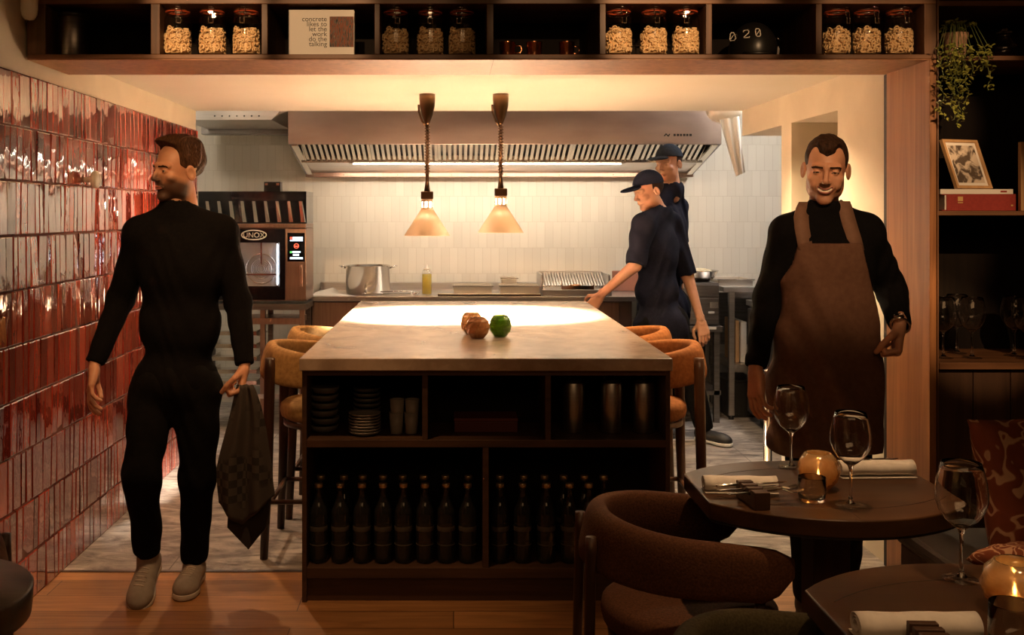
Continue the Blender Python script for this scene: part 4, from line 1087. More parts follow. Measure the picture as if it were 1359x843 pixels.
# gastro trays
gn = None
def tray(px0, px1, d, z, h, lab, depth=.26):
    x0, x1 = at_counter(px0, 0, d), at_counter(px1, 0, d)
    t = thing('gastronorm_tray', lab, 'tray', ((x0+x1)/2, d+depth/2, z), 0, 'steel trays on the counter')
    m = MB(); w_ = .004; i = .012
    m.box(x0+i, x1-i, d+i, d+depth-i, z, z+.003)
    m.box(x0+i, x1-i, d+i, d+i+w_, z+.003, z+h); m.box(x0+i, x1-i, d+depth-i-w_, d+depth-i, z+.003, z+h)
    m.box(x0+i, x0+i+w_, d+i+w_, d+depth-i-w_, z+.003, z+h); m.box(x1-i-w_, x1-i, d+i+w_, d+depth-i-w_, z+.003, z+h)
    m.build('pan', M_tray, t, bevel=.002)
    m = MB(); m.box(x0, x1, d, d+i, z+h-.003, z+h+.002); m.box(x0, x1, d+depth-i, d+depth, z+h-.003, z+h+.002); m.box(x0, x0+i, d+i, d+depth-i, z+h-.003, z+h+.002); m.box(x1-i, x1, d+i, d+depth-i, z+h-.003, z+h+.002)
    m.build('rim', M_chrome, t)
    return t
tray(600, 655, 7.45, CH+.001, .07, 'rectangular steel tray on the counter, nearest to the yellow oil bottle')
tray(662, 718, 7.45, CH+.001, .07, 'rectangular steel tray on the counter next to the grill')
tray(664, 688, 7.72, CH+.001, .11, 'narrow taller steel tray standing behind the tray beside the grill', .2)
t = thing('counter_rail', 'raised steel ledge in front of the trays on the back counter', 'ledge', (at_counter(655, 0, 7.4), 7.4, CH))
MB().box(at_counter(581, 0, 7.39), at_counter(718, 0, 7.39), 7.385, 7.44, CH+.0005, CH+.02).build('ledge_body', M_steel_r, t, bevel=.003)
# grill unit
d = 7.42; gx0, gx1 = at_counter(720, 0, d), at_counter(812, 0, d)
t = thing('char_grill', 'stainless steel char grill with slatted grate at the back counter', 'grill', ((gx0+gx1)/2, 7.7, CH))
MB().box(gx0, gx1, d, 7.95, CH+.001, CH+.045).build('grill_body', M_steel, t, bevel=.003)
m = MB(); 
for k in range(22):
    x = gx0+.02+k*(gx1-gx0-.05)/21; m.add([(x, 7.60, CH+.055), (x+.010, 7.60, CH+.055), (x+.010, 7.86, CH+.14), (x, 7.86, CH+.14), (x, 7.60, CH+.065), (x+.010, 7.60, CH+.065), (x+.010, 7.86, CH+.15), (x, 7.86, CH+.15)], [(3, 2, 1, 0), (4, 5, 6, 7), (0, 1, 5, 4), (1, 2, 6, 5), (2, 3, 7, 6), (3, 0, 4, 7)])
m.build('grate', M_chrome, t)
m = MB(); m.box(gx0, gx0+.012, 7.5, 7.93, CH+.045, CH+.15); m.box(gx1-.012, gx1, 7.5, 7.93, CH+.045, CH+.15); m.box(gx0+.012, gx1-.012, 7.9, 7.93, CH+.045, CH+.155); m.build('splash_guard', M_steel, t)
t = thing('serving_dish', 'shallow metal dish with a brown item resting at the front of the grill', 'dish', ((gx0+gx1)/2, 7.5, CH+.046))
m = MB(); x_ = gx0+.14; m.box(x_, x_+.24, 7.45, 7.57, CH+.046, CH+.052); m.box(x_, x_+.24, 7.45, 7.455, CH+.052, CH+.075); m.box(x_, x_+.006, 7.455, 7.57, CH+.052, CH+.08); m.box(x_+.234, x_+.24, 7.455, 7.57, CH+.052, CH+.08); m.build('dish_body', M_chrome, t)
MB().lathe([(0, 0), (.04, 0), (.048, .012), (.03, .026), (0, .03)], (x_+.11, 7.51, CH+.053), 14, sx=1.2).build('food', M_bronzeglass, t)
t = thing('cutting_board', 'reddish brown cutting board leaning upright against the back wall by the grill', 'board', (at_counter(840, 0, 7.95), 7.95, CH))
MB().box(at_counter(812, 0, 7.9)+.0, at_counter(866, 0, 7.9), 7.88, 7.9, CH+.001, CH+.16).build('board', mat('brown_board', (.30, .12, .075), .6), t, bevel=.008)

# fryer / drawer unit behind the chefs
UX0, UX1 = P(868, 0, 7.3).x, P(957, 0, 7.3).x
t = thing('drawer_unit', 'grey steel drawer unit with small labels right of the chefs', 'cabinet', ((UX0+UX1)/2, 7.6, 0))
uz = lambda y: EYE - (y - VY)*7.3/F
MB().box(UX0, UX1-.01, 7.32, 8.0, uz(432), uz(376)).build('unit_body', M_steel_d, t, bevel=.003)
for (a, b) in ((394, 378), (430, 396)):
    MB().box(UX0+.01, UX1-.014, 7.30, 7.318, uz(a), uz(b)).build('drawer', M_steel_d, t, bevel=.003)
MB().box(UX0-.0, UX1+.005, 7.26, 8.0, uz(440), uz(432.5)).build('lower_shelf', M_steel_d, t, bevel=.003)
MB().box(P(942, 0, 7.3).x, P(953, 0, 7.3).x, 7.296, 7.2995, uz(409), uz(401)).build('maker_plate', M_steel_r, t)
MB().box(P(940, 0, 7.3).x, P(948, 0, 7.3).x, 7.296, 7.2995, uz(416), uz(413.5)).build('label_strip', M_paper, t)
m = MB(); m.box(P(939, 0, 7.25).x, P(951, 0, 7.25).x, 7.256, 7.2595, uz(436.5), uz(433)); m.build('tape_label', M_paper, t)
for x in (UX0+.01, UX1-.05):
    MB().box(x, x+.04, 7.30, 7.34, 0, uz(440)).build('leg', M_steel_d, t)
MB().box(UX0, UX1, 7.30, 7.9, .2, .23).build('bottom_shelf', M_steel_d, t)
MB().box(UX0+.06, UX1-.06, 7.5, 7.9, .2301, .62).build('storage_bin', M_black, t, bevel=.01)
c = Vector(((930-VX)*7.5/F, 7.5, uz(376)+.001))
t = thing('mixing_bowl', 'steel mixing bowl filled with food on the drawer unit', 'bowl', c)
MB().lathe([(0, 0), (.06, 0), (.10, .03), (.125, .075), (.130, .08), (.122, .076), (.095, .033), (.055, .006), (0, .005)], c, 36).build('bowl_body', M_steel_r, t)
MB().lathe([(0, .05), (.10, .05), (.108, .06), (.07, .085), (.03, .095), (0, .098)], c, 16).build('food', noise_mat('salad', (.45, .35, .18), (.75, .68, .5), 40, .7), t)
# steel side table
TX0, TX1 = P(960, 0, 7.4).x, P(1040, 0, 7.4).x; tz = lambda y: EYE - (y - VY)*7.4/F
t = thing('steel_table', 'grey steel work table with lower shelf right of the drawer unit', 'table', ((TX0+TX1)/2, 7.7, 0))
MB().box(TX0, TX1, 7.4, 8.02, tz(388), tz(381)).build('table_top', M_steel, t, bevel=.003)
MB().box(TX0+.05, TX1-.02, 7.42, 7.44, tz(396), tz(388)).build('apron_rail', M_steel_d, t)
for x in (TX0+.045, TX1-.06):
    MB().box(x, x+.04, 7.41, 7.45, .03, tz(388)).build('leg', M_steel, t, bevel=.002)
    MB().box(x, x+.04, 7.95, 7.99, .03, tz(388)).build('leg', M_steel_d, t, bevel=.002)
    MB().lathe([(0, 0), (.02, 0), (.018, .03), (0, .03)], (x+.02, 7.43, 0), 12).build('foot', M_black, t)
MB().box(TX0+.085, TX1-.06, 7.41, 7.99, tz(493), tz(484)).build('lower_shelf', M_steel, t)
MB().box(TX0+.09, TX1-.06, 7.96, 7.98, tz(470), tz(396)).build('rear_panel', M_steel_d, t)
tray(952, 1002, 7.45, tz(381)+.001, .05, 'wide steel tray on the grey side table', .4)
for k, (a, b, h_, m_) in enumerate([(976, 981, .31, M_frame), (983, 991, .30, M_paper)]):
    o = MB().box((a-VX)*7.5/F, (b-VX)*7.5/F, 7.5, 7.8, tz(484)+.001, tz(484)+h_).build('serving_board', m_, bevel=.004)
    tag(o, ['tan board standing on the lower shelf of the grey side table', 'white board standing beside the tan one on the lower shelf'][k], 'board', 'boards under the side table')
t = thing('black_crate', 'black plastic crate on the floor under the grey side table', 'crate', ((988-VX)*7.6/F, 7.65, 0))
x0, x1 = (966-VX)*7.5/F, (1003-VX)*7.5/F
m = MB(); m.box(x0, x1, 7.5, 7.85, .02, .03); m.box(x0, x1, 7.5, 7.51, .03, .26); m.box(x0, x1, 7.84, 7.85, .03, .26); m.box(x0, x0+.01, 7.51, 7.84, .03, .26); m.box(x1-.01, x1, 7.51, 7.84, .03, .26); m.build('crate_body', M_black, t, bevel=.003)
MB().box(x0-.008, x1+.008, 7.49, 7.86, .2601, .275).build('rim', M_black, t)
MB().box(x0, x1, 7.495, 7.855, 0, .02).build('base', M_black, t)
# dark counter along the right kitchen wall
t = thing('fridge_counter', 'dark undercounter fridge with steel top, half hidden behind the man in the apron', 'fridge', (2.5, 6.9, 0))
MB().box(2.14, 2.8, 6.35, 7.36, .06, .84).build('fridge_body', mat('dark_panel', (.045, .042, .045), .35), t, bevel=.004)
MB().box(2.12, 2.82, 6.33, 7.38, .8405, .88).build('steel_top', M_steel, t, bevel=.003)
MB().box(2.2, 2.75, 6.4, 7.3, 0, .06).build('plinth', M_black, t)
m = MB(); m.box(2.12, 2.138, 6.37, 6.84, .08, .82).box(2.12, 2.138, 6.86, 7.34, .08, .82); m.build('door', mat('dark_panel_door', (.05, .047, .05), .3), t, bevel=.003)
c = Vector((2.22, 7.0, .8805))
t = thing('steel_container', 'small steel container on the dark fridge counter behind the man in the apron', 'container', c)
MB().lathe([(0, 0), (.06, 0), (.062, .13), (.066, .132), (.058, .132), (.057, .006), (0, .005)], c, 28).build('container_body', M_steel_r, t)
MB().lathe([(0, .133), (.066, .133), (.06, .145), (.012, .15), (.01, .168), (0, .17)], c, 28).build('lid', M_steel_r, t)
# steel post at the pillar
t = thing('steel_post', 'slim round steel post standing at the foot of the passage pillar', 'post', (1.835, 5.82, 0))
MB().lathe([(0, 0), (.05, 0), (.05, .008), (.024, .012), (.024, .60), (.020, .61), (0, .612)], (1.80, 5.83, 0), 28).build('post_body', M_steel_r, t)
# drum with hanging cloth
d = 6.75; c = P(961, 147, d)
t = thing('paper_roll_dispenser', 'white round paper dispenser under the kitchen ceiling at right', 'dispenser', (c.x, d, 2.1))
def drum(p):
    q = p - np.array((c.x, d, 2.185), np.float32); return ell(q, (0, 0, 0), (.118, .1, .085))
v, f = iso(drum, (c.x-.13, d-.12, 2.08), (c.x+.13, d+.12, 2.30), .008); np_mesh('dispenser_body', [(v, f)], [M_white], t)
MB().box(c.x-.02, c.x+.02, d-.02, d+.02, 2.25, 2.72).build('bracket', M_white, t)
t = thing('hanging_cloth', 'white cloth hanging down from the round dispenser at the kitchen ceiling', 'cloth', (c.x+.04, d, 2.1))
m = MB(); xs = []
for k in range(15):
    f_ = k/14; z = 2.13 - f_*.37; mid = c.x + .015 + f_*.075; w_ = .066 - .038*f_
    row = []
    for i in range(13):
        u = i/12*2-1; row.append(Vector((mid + u*w_, d - .075 + .014*math.sin(u*7+f_*2.5)*(1-.3*f_), z + .012*u)))
    xs.append(row)
vs = [p for r in xs for p in r]; n = len(vs); vs += [p + Vector((0, .004, 0)) for p in vs]
fs = [(a*13+i, a*13+i+1, (a+1)*13+i+1, (a+1)*13+i) for a in range(14) for i in range(12)]
fs += [tuple(n+j for j in reversed(q)) for q in fs]
m.add(vs, fs, True); m.build('cloth_sheet', M_paper, t, fix=False)
# ------------------------------------------------------------------ chairs and stools
def round_chair(name, label, cat, loc, rz, group, seat_z, back_z, R, ext, band, fab, wood_, seatR, ring=None, drop=.05, legr=.017, seatmat=None, lk=(.80, .84)):
    """faces local +x; curved upholstered back on four round legs"""
    t = thing(name, label, cat, loc, 0, group)
    T = Matrix.Translation(Vector(loc))
    path = []; secs = []
    pts = []
    for k in range(7): pts.append((ext*(1 - k/6), R))
    for k in range(1, 20):
        a = PI/2 + PI*k/20; pts.append((R*math.cos(a), R*math.sin(a)))
    for k in range(7): pts.append((ext*k/6, -R))
    n = len(pts); th = .031
    for i, (x, y) in enumerate(pts):
        a = pts[max(i-1, 0)]; b = pts[min(i+1, n-1)]
        tx, ty = b[0]-a[0], b[1]-a[1]; l = math.hypot(tx, ty); tx /= l; ty /= l
        u = abs(i/(n-1)*2 - 1)              # 1 at the arm tips, 0 at the back
        e = min(1.0, (1-u)*9 + .35)         # rounded tips
        top = back_z - drop*u**1.6; hh = band*(1 - .12*u**2) * (.55 + .45*min(1, (1-u)*8 + .2))
        cz = top - hh/2 - (.02*u)
        lean = .018*(1-u)
        path.append((Vector((x, y, cz)) + Vector(loc), Vector((ty, -tx, 0)), Vector((0, 0, 1))))
        sec = []
        for k in range(20):
            q = 2*PI*k/20; c_, s_ = math.cos(q), math.sin(q)
            uu = th*e*math.copysign(abs(c_)**.7, c_); ww = hh/2*e**.5*math.copysign(abs(s_)**.6, s_)
            sec.append((uu - lean*ww/(hh/2), ww))
        secs.append(sec)
    MB().sweep(path, secs).build('backrest', fab, t)
    # seat cushion
    pf = [(0, -.085), (seatR*.86, -.085), (seatR*.97, -.07), (seatR, -.045), (seatR*.985, -.018), (seatR*.90, -.004), (seatR*.6, .004), (0, .006)]
    MB().lathe(pf, Vector(loc)+Vector((.03, 0, seat_z)), 40, sx=1.02, sy=1.0).build('seat', seatmat or fab, t)
    MB().lathe([(seatR*.9, -.11), (seatR*.94, -.11), (seatR*.94, -.086), (seatR*.9, -.086)], Vector(loc)+Vector((.03, 0, seat_z)), 32, closed=True).build('seat_frame', wood_, t)
    yr = R*.80
    for sg in (-1, 1):
        x0, y0 = -R*lk[0], sg*R*lk[1]
        m = MB(); m.tube([Vector(loc)+Vector((x0-.03, y0+sg*.028, .0)), Vector(loc)+Vector((x0-.015, y0+sg*.014, seat_z*.6)), Vector(loc)+Vector((x0-.008, y0+sg*.008, back_z-band*.65)), Vector(loc)+Vector((x0-.008, y0+sg*.008, back_z-.055))], [legr*.8, legr, legr*1.1, legr], 12)
        m.build('leg', wood_, t)
        m = MB(); m.tube([Vector(loc)+Vector((ext*.75+.03, sg*(R*.86), 0)), Vector(loc)+Vector((ext*.7, sg*(R*.80), seat_z-.10)), Vector(loc)+Vector((ext*.66, sg*(R*.98), back_z-drop-band*.55))], [legr*.8, legr, legr*.9], 12)
        m.build('leg', wood_, t)
    if ring:
        m = MB(); zz = ring; e1 = ext*.72; e2 = -R*.82
        c_ = Vector(loc)
        for a, b in (((e1, -R*.83), (e1, R*.83)), ((e2, -R*.83), (e2, R*.83)), ((e1, R*.83), (e2, R*.86)), ((e1, -R*.83), (e2, -R*.86))):
            m.tube([c_+Vector((*a, zz)), c_+Vector((*b, zz))], .011, 8)
        m.build('footrest', wood_, t)
    t.rotation_euler = (0, 0, rz)
    return t
sk = dict(seat_z=.66, back_z=.925, R=.225, ext=.16, band=.16, seatR=.20, ring=.24, legr=.022)
def stool(lab, loc, rz, fab, wd): return round_chair('bar_stool', lab, 'stool', loc, rz, 'bar stools along the island', fab=fab, wood_=wd, **sk)
sl = stool('tan velvet bar stool at the left of the island, nearest the camera', (-.615, 4.64, 0), 0, M_tanfab, M_darkwood)
dup(sl, (-.60, 5.22, 0), 0, 'tan velvet bar stool at the left of the island, behind the nearest one')
sr = stool('cognac velvet bar stool at the right of the island, nearest the camera', (.885, 4.64, 0), PI, M_orangefab, M_midwood)
dup(sr, (.865, 5.22, 0), PI, 'cognac velvet bar stool at the right of the island, behind the nearest one')

ck = dict(seat_z=.455, back_z=.705, R=.232, ext=.24, band=.15, seatR=.235, drop=.035, legr=.014, lk=(1.06, .46))
ch = round_chair('dining_chair', 'rust brown curved dining chair tucked under the far dining table', 'chair', (.615, 2.79, 0), .0, 'curved dining chairs', fab=M_brownfab, wood_=M_darkwood, **ck)
ch2 = round_chair('dining_chair', 'olive curved dining chair at the nearest dining table, cut by the bottom frame edge', 'chair', (.655, 1.885, 0), .0, 'curved dining chairs', fab=M_olivefab, wood_=M_darkwood, **ck)

# ------------------------------------------------------------------ dining tables: straight sides, bowed front and back
def barrel(hw=.335, hd=.15, sag=.155, n=18, inset=0.0):
    a = []
    Rr = (hw*hw + sag*sag)/(2*sag)
    th = math.asin(hw/Rr)
    for k in range(n+1):
        q = -th + 2*th*k/n
        a.append((Rr*math.sin(q), hd + sag - Rr*(1-math.cos(q))))
    pts = [(x*(1-inset), y*(1-inset)) for x, y in a]
    pts = pts[::-1]                                   # right to left along the back
    pts += [(-x, -y) for x, y in pts]
    return pts
def dining_table(label, cx_, cy_, legs, name='dining_table'):
    t = thing(name, label, 'table', (cx_, cy_, 0), 0, 'dining tables')
    Tm = Matrix.Translation((cx_, cy_, 0))
    pl = barrel()
    MB().prism([(x*.985, y*.985) for x, y in pl][::-1], .700, .7052, Tm).build('underside', M_groove, t)
    MB().prism(pl[::-1], .7055, .75, Tm).build('tabletop', M_table, t, bevel=.004, bseg=3)
    # inlay line: arcs running parallel with the bowed edges
    m = MB(); inn = barrel(.30, .085, .12)
    k = len(inn)//2
    for seg in (inn[:k], inn[k:]):
        m.tube([Vector((cx_+x, cy_+y, .7496)) for x, y in seg], .0014, 4)
    m.tube([Vector((cx_+.0, cy_-.29, .7496)), Vector((cx_+.0, cy_-.2, .7496))], .0010, 4)
    m.build('inlay_line', M_groove, t)
    MB().lathe([(0, 0), (.20, 0), (.20, .008), (.05, .018), (.045, .022), (0, .022)], (cx_, cy_, 0), 40).build('base_plate', M_black, t)
    for (x, y) in legs:
        MB().box(cx_+x-.05, cx_+x+.05, cy_+y-.05, cy_+y+.05, .0, .6995).build('leg', M_darkwood, t, bevel=.004)
    return t
dining_table('far dark wooden dining table with bowed front edge, set for two', 1.0, 2.79, [(.02, .0)])
dining_table('nearest dark wooden dining table at the bottom right, set for one', 1.035, 1.88, [(.02, .0)])
# round table cut by the left frame edge
t = thing('round_side_table', 'dark round table cut off by the lower left frame edge', 'table', (-1.08, 2.0, 0))
MB().lathe([(0, .685), (.225, .685), (.232, .69), (.236, .745), (.231, .75), (0, .75)], (-1.08, 2.0, 0), 64).build('tabletop', M_table, t)
MB().lathe([(0, 0), (.19, 0), (.19, .012), (.035, .03), (.03, .684), (0, .684)], (-1.08, 2.0, 0), 32).build('pedestal', M_darkwood, t)
round_chair('dining_chair', 'rust brown curved chair behind the round table at the lower left', 'chair', (-1.36, 2.45, 0), -1.9, 'curved dining chairs', fab=M_brownfab, wood_=M_darkwood, **{**ck, 'back_z': .72})

# ------------------------------------------------------------------ table settings
TT = .7505
def napkin_roll(label, cx_, cy_, L_, r_, rz):
    t = thing('rolled_napkin', label, 'napkin', (cx_, cy_, TT), 0, 'linen napkins')
    pts = []
    n = 70
    for k in range(n):
        a = 2*PI*2.6*k/(n-1); rr = r_*(.38 + .62*k/(n-1)); pts.append((rr*math.cos(a)*1.08, rr*math.sin(a)*.92))
    m = MB(); vs = []; th = .0016
    outer = pts; inner = [(x*(1-th/ max(math.hypot(x, y), .002)), y*(1-th/max(math.hypot(x, y), .002))) for x, y in pts]
    poly = outer + inner[::-1]
    nn = len(poly)
    for s_ in np.linspace(-.5, .5, 9):
        for (x, y) in poly:
            vs.append(Vector((s_*L_, x*(1+.04*math.sin(s_*9)), y + r_*.93 + .0008*math.sin(s_*14+x*90))) + Vector((cx_, cy_, TT)))
    fs = []
    for j in range(8):
        for i in range(nn):
            fs.append((j*nn+i, j*nn+(i+1) % nn, (j+1)*nn+(i+1) % nn, (j+1)*nn+i))
    for e in (0, 8):
        for i in range(n-1):
            fs.append((e*nn+i, e*nn+i+1, e*nn+nn-2-i, e*nn+nn-1-i))
    m.add(vs, fs, True); m.build('linen_roll', M_linen, t, fix=True)
    # loose outer flap under the roll
    m = MB(); m.add([Vector((cx_+x, cy_+y, TT+z)) for x, y, z in ((-L_/2, -r_*1.15, .0006), (L_/2, -r_*1.15, .0006), (L_/2, r_*1.3, .0006), (-L_/2, r_*1.3, .0006), (-L_/2, -r_*1.15, .004), (L_/2, -r_*1.15, .004), (L_/2, r_*1.3, .003), (-L_/2, r_*1.3, .003))], [(3, 2, 1, 0), (4, 5, 6, 7), (0, 1, 5, 4), (1, 2, 6, 5), (2, 3, 7, 6), (3, 0, 4, 7)])
    m.build('under_fold', M_linen, t, bevel=.001)
    t.rotation_euler = (0, 0, rz)
    return t
napkin_roll('rolled white linen napkin at the left of the far dining table, behind the cutlery block', .772, 2.745, .195, .024, -.04)
napkin_roll('folded white linen napkin at the back right of the far dining table', 1.205, 2.905, .215, .026, .04)
napkin_roll('rolled white linen napkin on the nearest dining table, half under a wooden block', .818, 1.80, .215, .025, .0)

def block(label, cx_, cy_, rz, n=4, W_=.040, D_=.145, H_=.044):
    """wooden cutlery rest: ridges running across with slots between them"""
    t = thing('cutlery_block', label, 'cutlery rest', (cx_, cy_, TT), 0, 'wooden cutlery rests')
    m = MB(); y0 = cy_-D_/2; st = D_/n; z = TT+.0005
    poly = []
    prof = [(0, 0), (D_, 0)]
    cur = D_
    pts = [(D_, H_*.8)]
    for k in range(n-1, -1, -1):
        a = k*st
        pts += [(a+st*.98, H_), (a+st*.36, H_)] if k else [(a+st*.98, H_), (0, H_)]
        if k: pts += [(a+st*.34, H_*.62), (a+st*.02, H_*.62)]
    prof = prof + pts
    Mx = Matrix(((0, 0, 1, cx_-W_/2), (1, 0, 0, y0), (0, 1, 0, z), (0, 0, 0, 1)))
    m.prism(prof, 0, W_, Mx); m.build('block_body', M_isl, t, bevel=.0015)
    t.rotation_euler = (0, 0, rz)
    return t
block('dark grooved wooden cutlery block at the front left of the far dining table', .775, 2.635, .10, D_=.13)
block('dark grooved wooden cutlery block lying on the napkin of the nearest dining table', .808, 1.715, -.05, D_=.10, W_=.05)

def cutlery(kind, label, p0, p1, z=TT+.032, group='cutlery on the far dining table'):
    p0 = Vector((*p0, z)); p1 = Vector((*p1, z+.004)); dr = (p1-p0); L_ = dr.length; dr.normalize(); sd = Vector((-dr.y, dr.x, 0)).normalized(); up = Vector((0, 0, 1))
    t = thing(kind, label, 'cutlery', p0, 0, group)
    def strip(pts, name, thick=.0022):
        vs = []; n = len(pts)
        for (s_, w_, h_) in pts:
            b = p0 + dr*(s_*L_) + up*h_
            vs += [b - sd*w_ + up*0, b + sd*w_, b + sd*w_*.8 + up*thick, b - sd*w_*.8 + up*thick]
        fs = [(0, 1, 2, 3)] + [tuple((n-1)*4+i for i in (3, 2, 1, 0))]
        for j in range(n-1):
            for i in range(4): fs.append((j*4+i, (j+1)*4+i, (j+1)*4+(i+1) % 4, j*4+(i+1) % 4))
        MB().add(vs, fs, True).build(name, M_chrome, t)
    if kind == 'knife':
        strip([(0, .004, 0), (.02, .006, 0), (.45, .005, .001), (.52, .0035, .001)], 'handle', .005)
        strip([(.525, .004, .002), (.6, .009, .002), (.9, .009, .002), (1, .001, .002)], 'blade', .0014)
    elif kind == 'fork':
        strip([(0, .005, 0), (.03, .006, 0), (.5, .003, .002), (.70, .004, .004), (.76, .011, .001), (.80, .012, 0)], 'handle')
        for o_ in (-.0085, -.003, .003, .0085):
            q0 = p0 + dr*(.80*L_) + sd*o_; q1 = p0 + dr*(.9*L_) + sd*o_ - up*.002; q2 = p0 + dr*L_ + sd*o_ + up*.004
            MB().tube([q0, q1, q2], .0016, 6).build('tine', M_chrome, t)
    else:
        strip([(0, .005, 0), (.03, .006, 0), (.5, .003, .002), (.72, .004, .004)], 'handle')
        strip([(.722, .004, .003), (.80, .016, -.001), (.90, .018, -.002), (.97, .012, 0), (1, .003, .001)], 'bowl', .002)
    return t
cutlery('knife', 'dessert knife lying across the dark cutlery block, the farthest of its cutlery', (.69, 2.675), (.885, 2.70))
cutlery('fork', 'steel fork with tines to the right lying across the dark cutlery block', (.685, 2.635), (.90, 2.662))
cutlery('spoon', 'steel spoon resting in the front slot of the dark cutlery block', (.70, 2.60), (.905, 2.63))
cutlery('knife', 'steel knife lying behind the folded napkin at the back of the far table', (1.12, 2.965), (1.30, 2.975), z=TT+.028)

def tumbler(label, loc, r_, h_):
    t = thing('glass_tumbler', label, 'glass', loc, 0, 'glass tumblers')
    MB().lathe([(0, .001), (r_*.86, .001), (r_*.92, .004), (r_, h_*.4), (r_*.97, h_-.001), (r_*.955, h_), (r_*.94, h_-.001), (r_*.965, h_*.4), (r_*.87, .010), (0, .009)], loc, 36).build('glass_body', M_glass, t)
    return t
tumbler('clear glass tumbler in front of the amber candle bowl on the far table', (.935, 2.655, TT), .036, .064)
tumbler('clear glass tumbler at the lower right corner, in front of the glowing candle bowl', (.955, 1.735, TT), .040, .085)
tumbler('clear low glass behind the glowing candle bowl at the right frame edge', (1.145, 2.07, TT), .038, .045)
facet_bowl('candle_bowl', 'smoky amber glass candle bowl in the middle of the far dining table', (.995, 2.775, TT), .057, .098, M_amber, 'candle bowls on the dining tables', n=12, lit=True, tw=.22)
facet_bowl('candle_bowl', 'glowing orange glass candle bowl on the nearest table at the right frame edge', (1.062, 1.925, TT), .062, .092, M_amber, 'candle bowls on the dining tables', n=12, lit=True, tw=.22)

t = thing('folded_napkin', 'white napkin folded upright beside the low glass at the right frame edge', 'napkin', (1.22, 2.10, TT))
m = MB(); m.prism([(1.178, TT), (1.30, TT), (1.285, TT+.085), (1.215, TT+.105)], 0, .006, Matrix(((1, 0, 0, 0), (0, 0, 1, 2.085), (0, 1, 0, 0), (0, 0, 0, 1)))); m.build('front_fold', M_linen, t, bevel=.002)
m = MB(); m.prism([(1.19, TT), (1.31, TT), (1.30, TT+.07), (1.225, TT+.095)], 0, .006, Matrix(((1, 0, 0, 0), (0, 0, 1, 2.100), (0, 1, 0, 0), (0, 0, 0, 1)))); m.build('back_fold', M_linen, t, bevel=.002)
# ------------------------------------------------------------------ bench with cushion
t = thing('upholstered_bench', 'dark upholstered bench along the right side under the cushion', 'bench', (1.9, 2.4, 0))
MB().box(1.50, 2.2, .6, 3.42, .12, .40).build('bench_base', M_walnut_dark, t, bevel=.01)
MB().box(1.48, 2.1, .6, 3.42, .401, .45).build('seat_pad', mat('dark_leather', (.022, .012, .008), .6), t, bevel=.02)
MB().box(1.56, 2.15, .7, 3.35, 0, .12).build('plinth', M_black, t)
MB().box(2.12, 2.22, .6, 3.42, .40, .92).build('backrest', mat('dark_leather_back', (.022, .012, .008), .6), t, bevel=.02)
t = None
def cush():
    W_, H_, n = .46, .43, 22
    vs = []; fs = []
    for s_ in (1, -1):
        for i in range(n+1):
            for j in range(n+1):
                u = i/n*2-1; v = j/n*2-1
                e = max(0, (1-u**4)*(1-v**4))**.5
                px = u*W_/2*(1-.07*(1-v*v)**1.0*abs(u)**3); pz = v*H_/2*(1-.07*(1-u*u)*abs(v)**3)
                y = s_*(.075*e) + .004*math.sin(9*u+4*v)*e
                vs.append((px, y, pz))
    N1 = (n+1)**2
    for i in range(n):
        for j in range(n):
            a = i*(n+1)+j; fs.append((a, a+1, a+n+2, a+n+1)); fs.append((N1+a, N1+a+n+1, N1+a+n+2, N1+a+1))
    R = Matrix.Translation((1.825, 3.13, .668)) @ Euler((-.20, -.05, .16)).to_matrix().to_4x4()
    me = bpy.data.meshes.new('scatter_cushion'); me.from_pydata(vs, [], fs)
    import bmesh
    bm = bmesh.new(); bm.from_mesh(me); bmesh.ops.remove_doubles(bm, verts=bm.verts, dist=1e-4); bmesh.ops.recalc_face_normals(bm, faces=bm.faces); bm.to_mesh(me); bm.free()
    o = link_mesh('scatter_cushion', me, None, [M_cushion], smooth=True)
    o.matrix_world = R
    tag(o, 'rust cushion with cream maze pattern standing on the dark bench', 'cushion')
    o2 = o.copy(); C.objects.link(o2); o2.location = (1.63, 2.90, .52); o2.rotation_euler = (1.35, .05, .5); o2.scale = (.5, .5, .5)
    tag(o2, 'small crumpled rust patterned cushion lying at the foot of the larger one', 'cushion')
cush()
# ------------------------------------------------------------------ people
def A(v): return np.array(v, np.float32)
def frame_from(origin, zdir, ydir):
    """matrix with local z along zdir, local y close to ydir"""
    z = Vector(zdir).normalized(); y = Vector(ydir); y = (y - z*y.dot(z)).normalized(); x = y.cross(z)
    return Matrix(((x.x, y.x, z.x, origin[0]), (x.y, y.y, z.y, origin[1]), (x.z, y.z, z.z, origin[2]), (0, 0, 0, 1)))
def xf(M, v):
    R = np.array(M.to_3x3()); return v @ R.T + np.array(M.translation)

def arc(pts, n=14):
    """smooth curve through control points for grooves (catmull-rom)"""
    P_ = [A(p) for p in pts]; P_ = [2*P_[0]-P_[1]] + P_ + [2*P_[-1]-P_[-2]]; out = []
    for k in range(len(P_)-3):
        for t in np.linspace(0, 1, n, endpoint=False):
            a, b, c, d = P_[k:k+4]; out.append(.5*((2*b)+(-a+c)*t+(2*a-5*b+4*c-d)*t*t+(-a+3*b-3*c+d)*t**3))
    out.append(P_[-2]); return out
def polyd(p, pts, r):
    d = None
    for a, b in zip(pts[:-1], pts[1:]):
        e = cap(p, a, b, r, r); d = e if d is None else np.minimum(d, e)
    return d

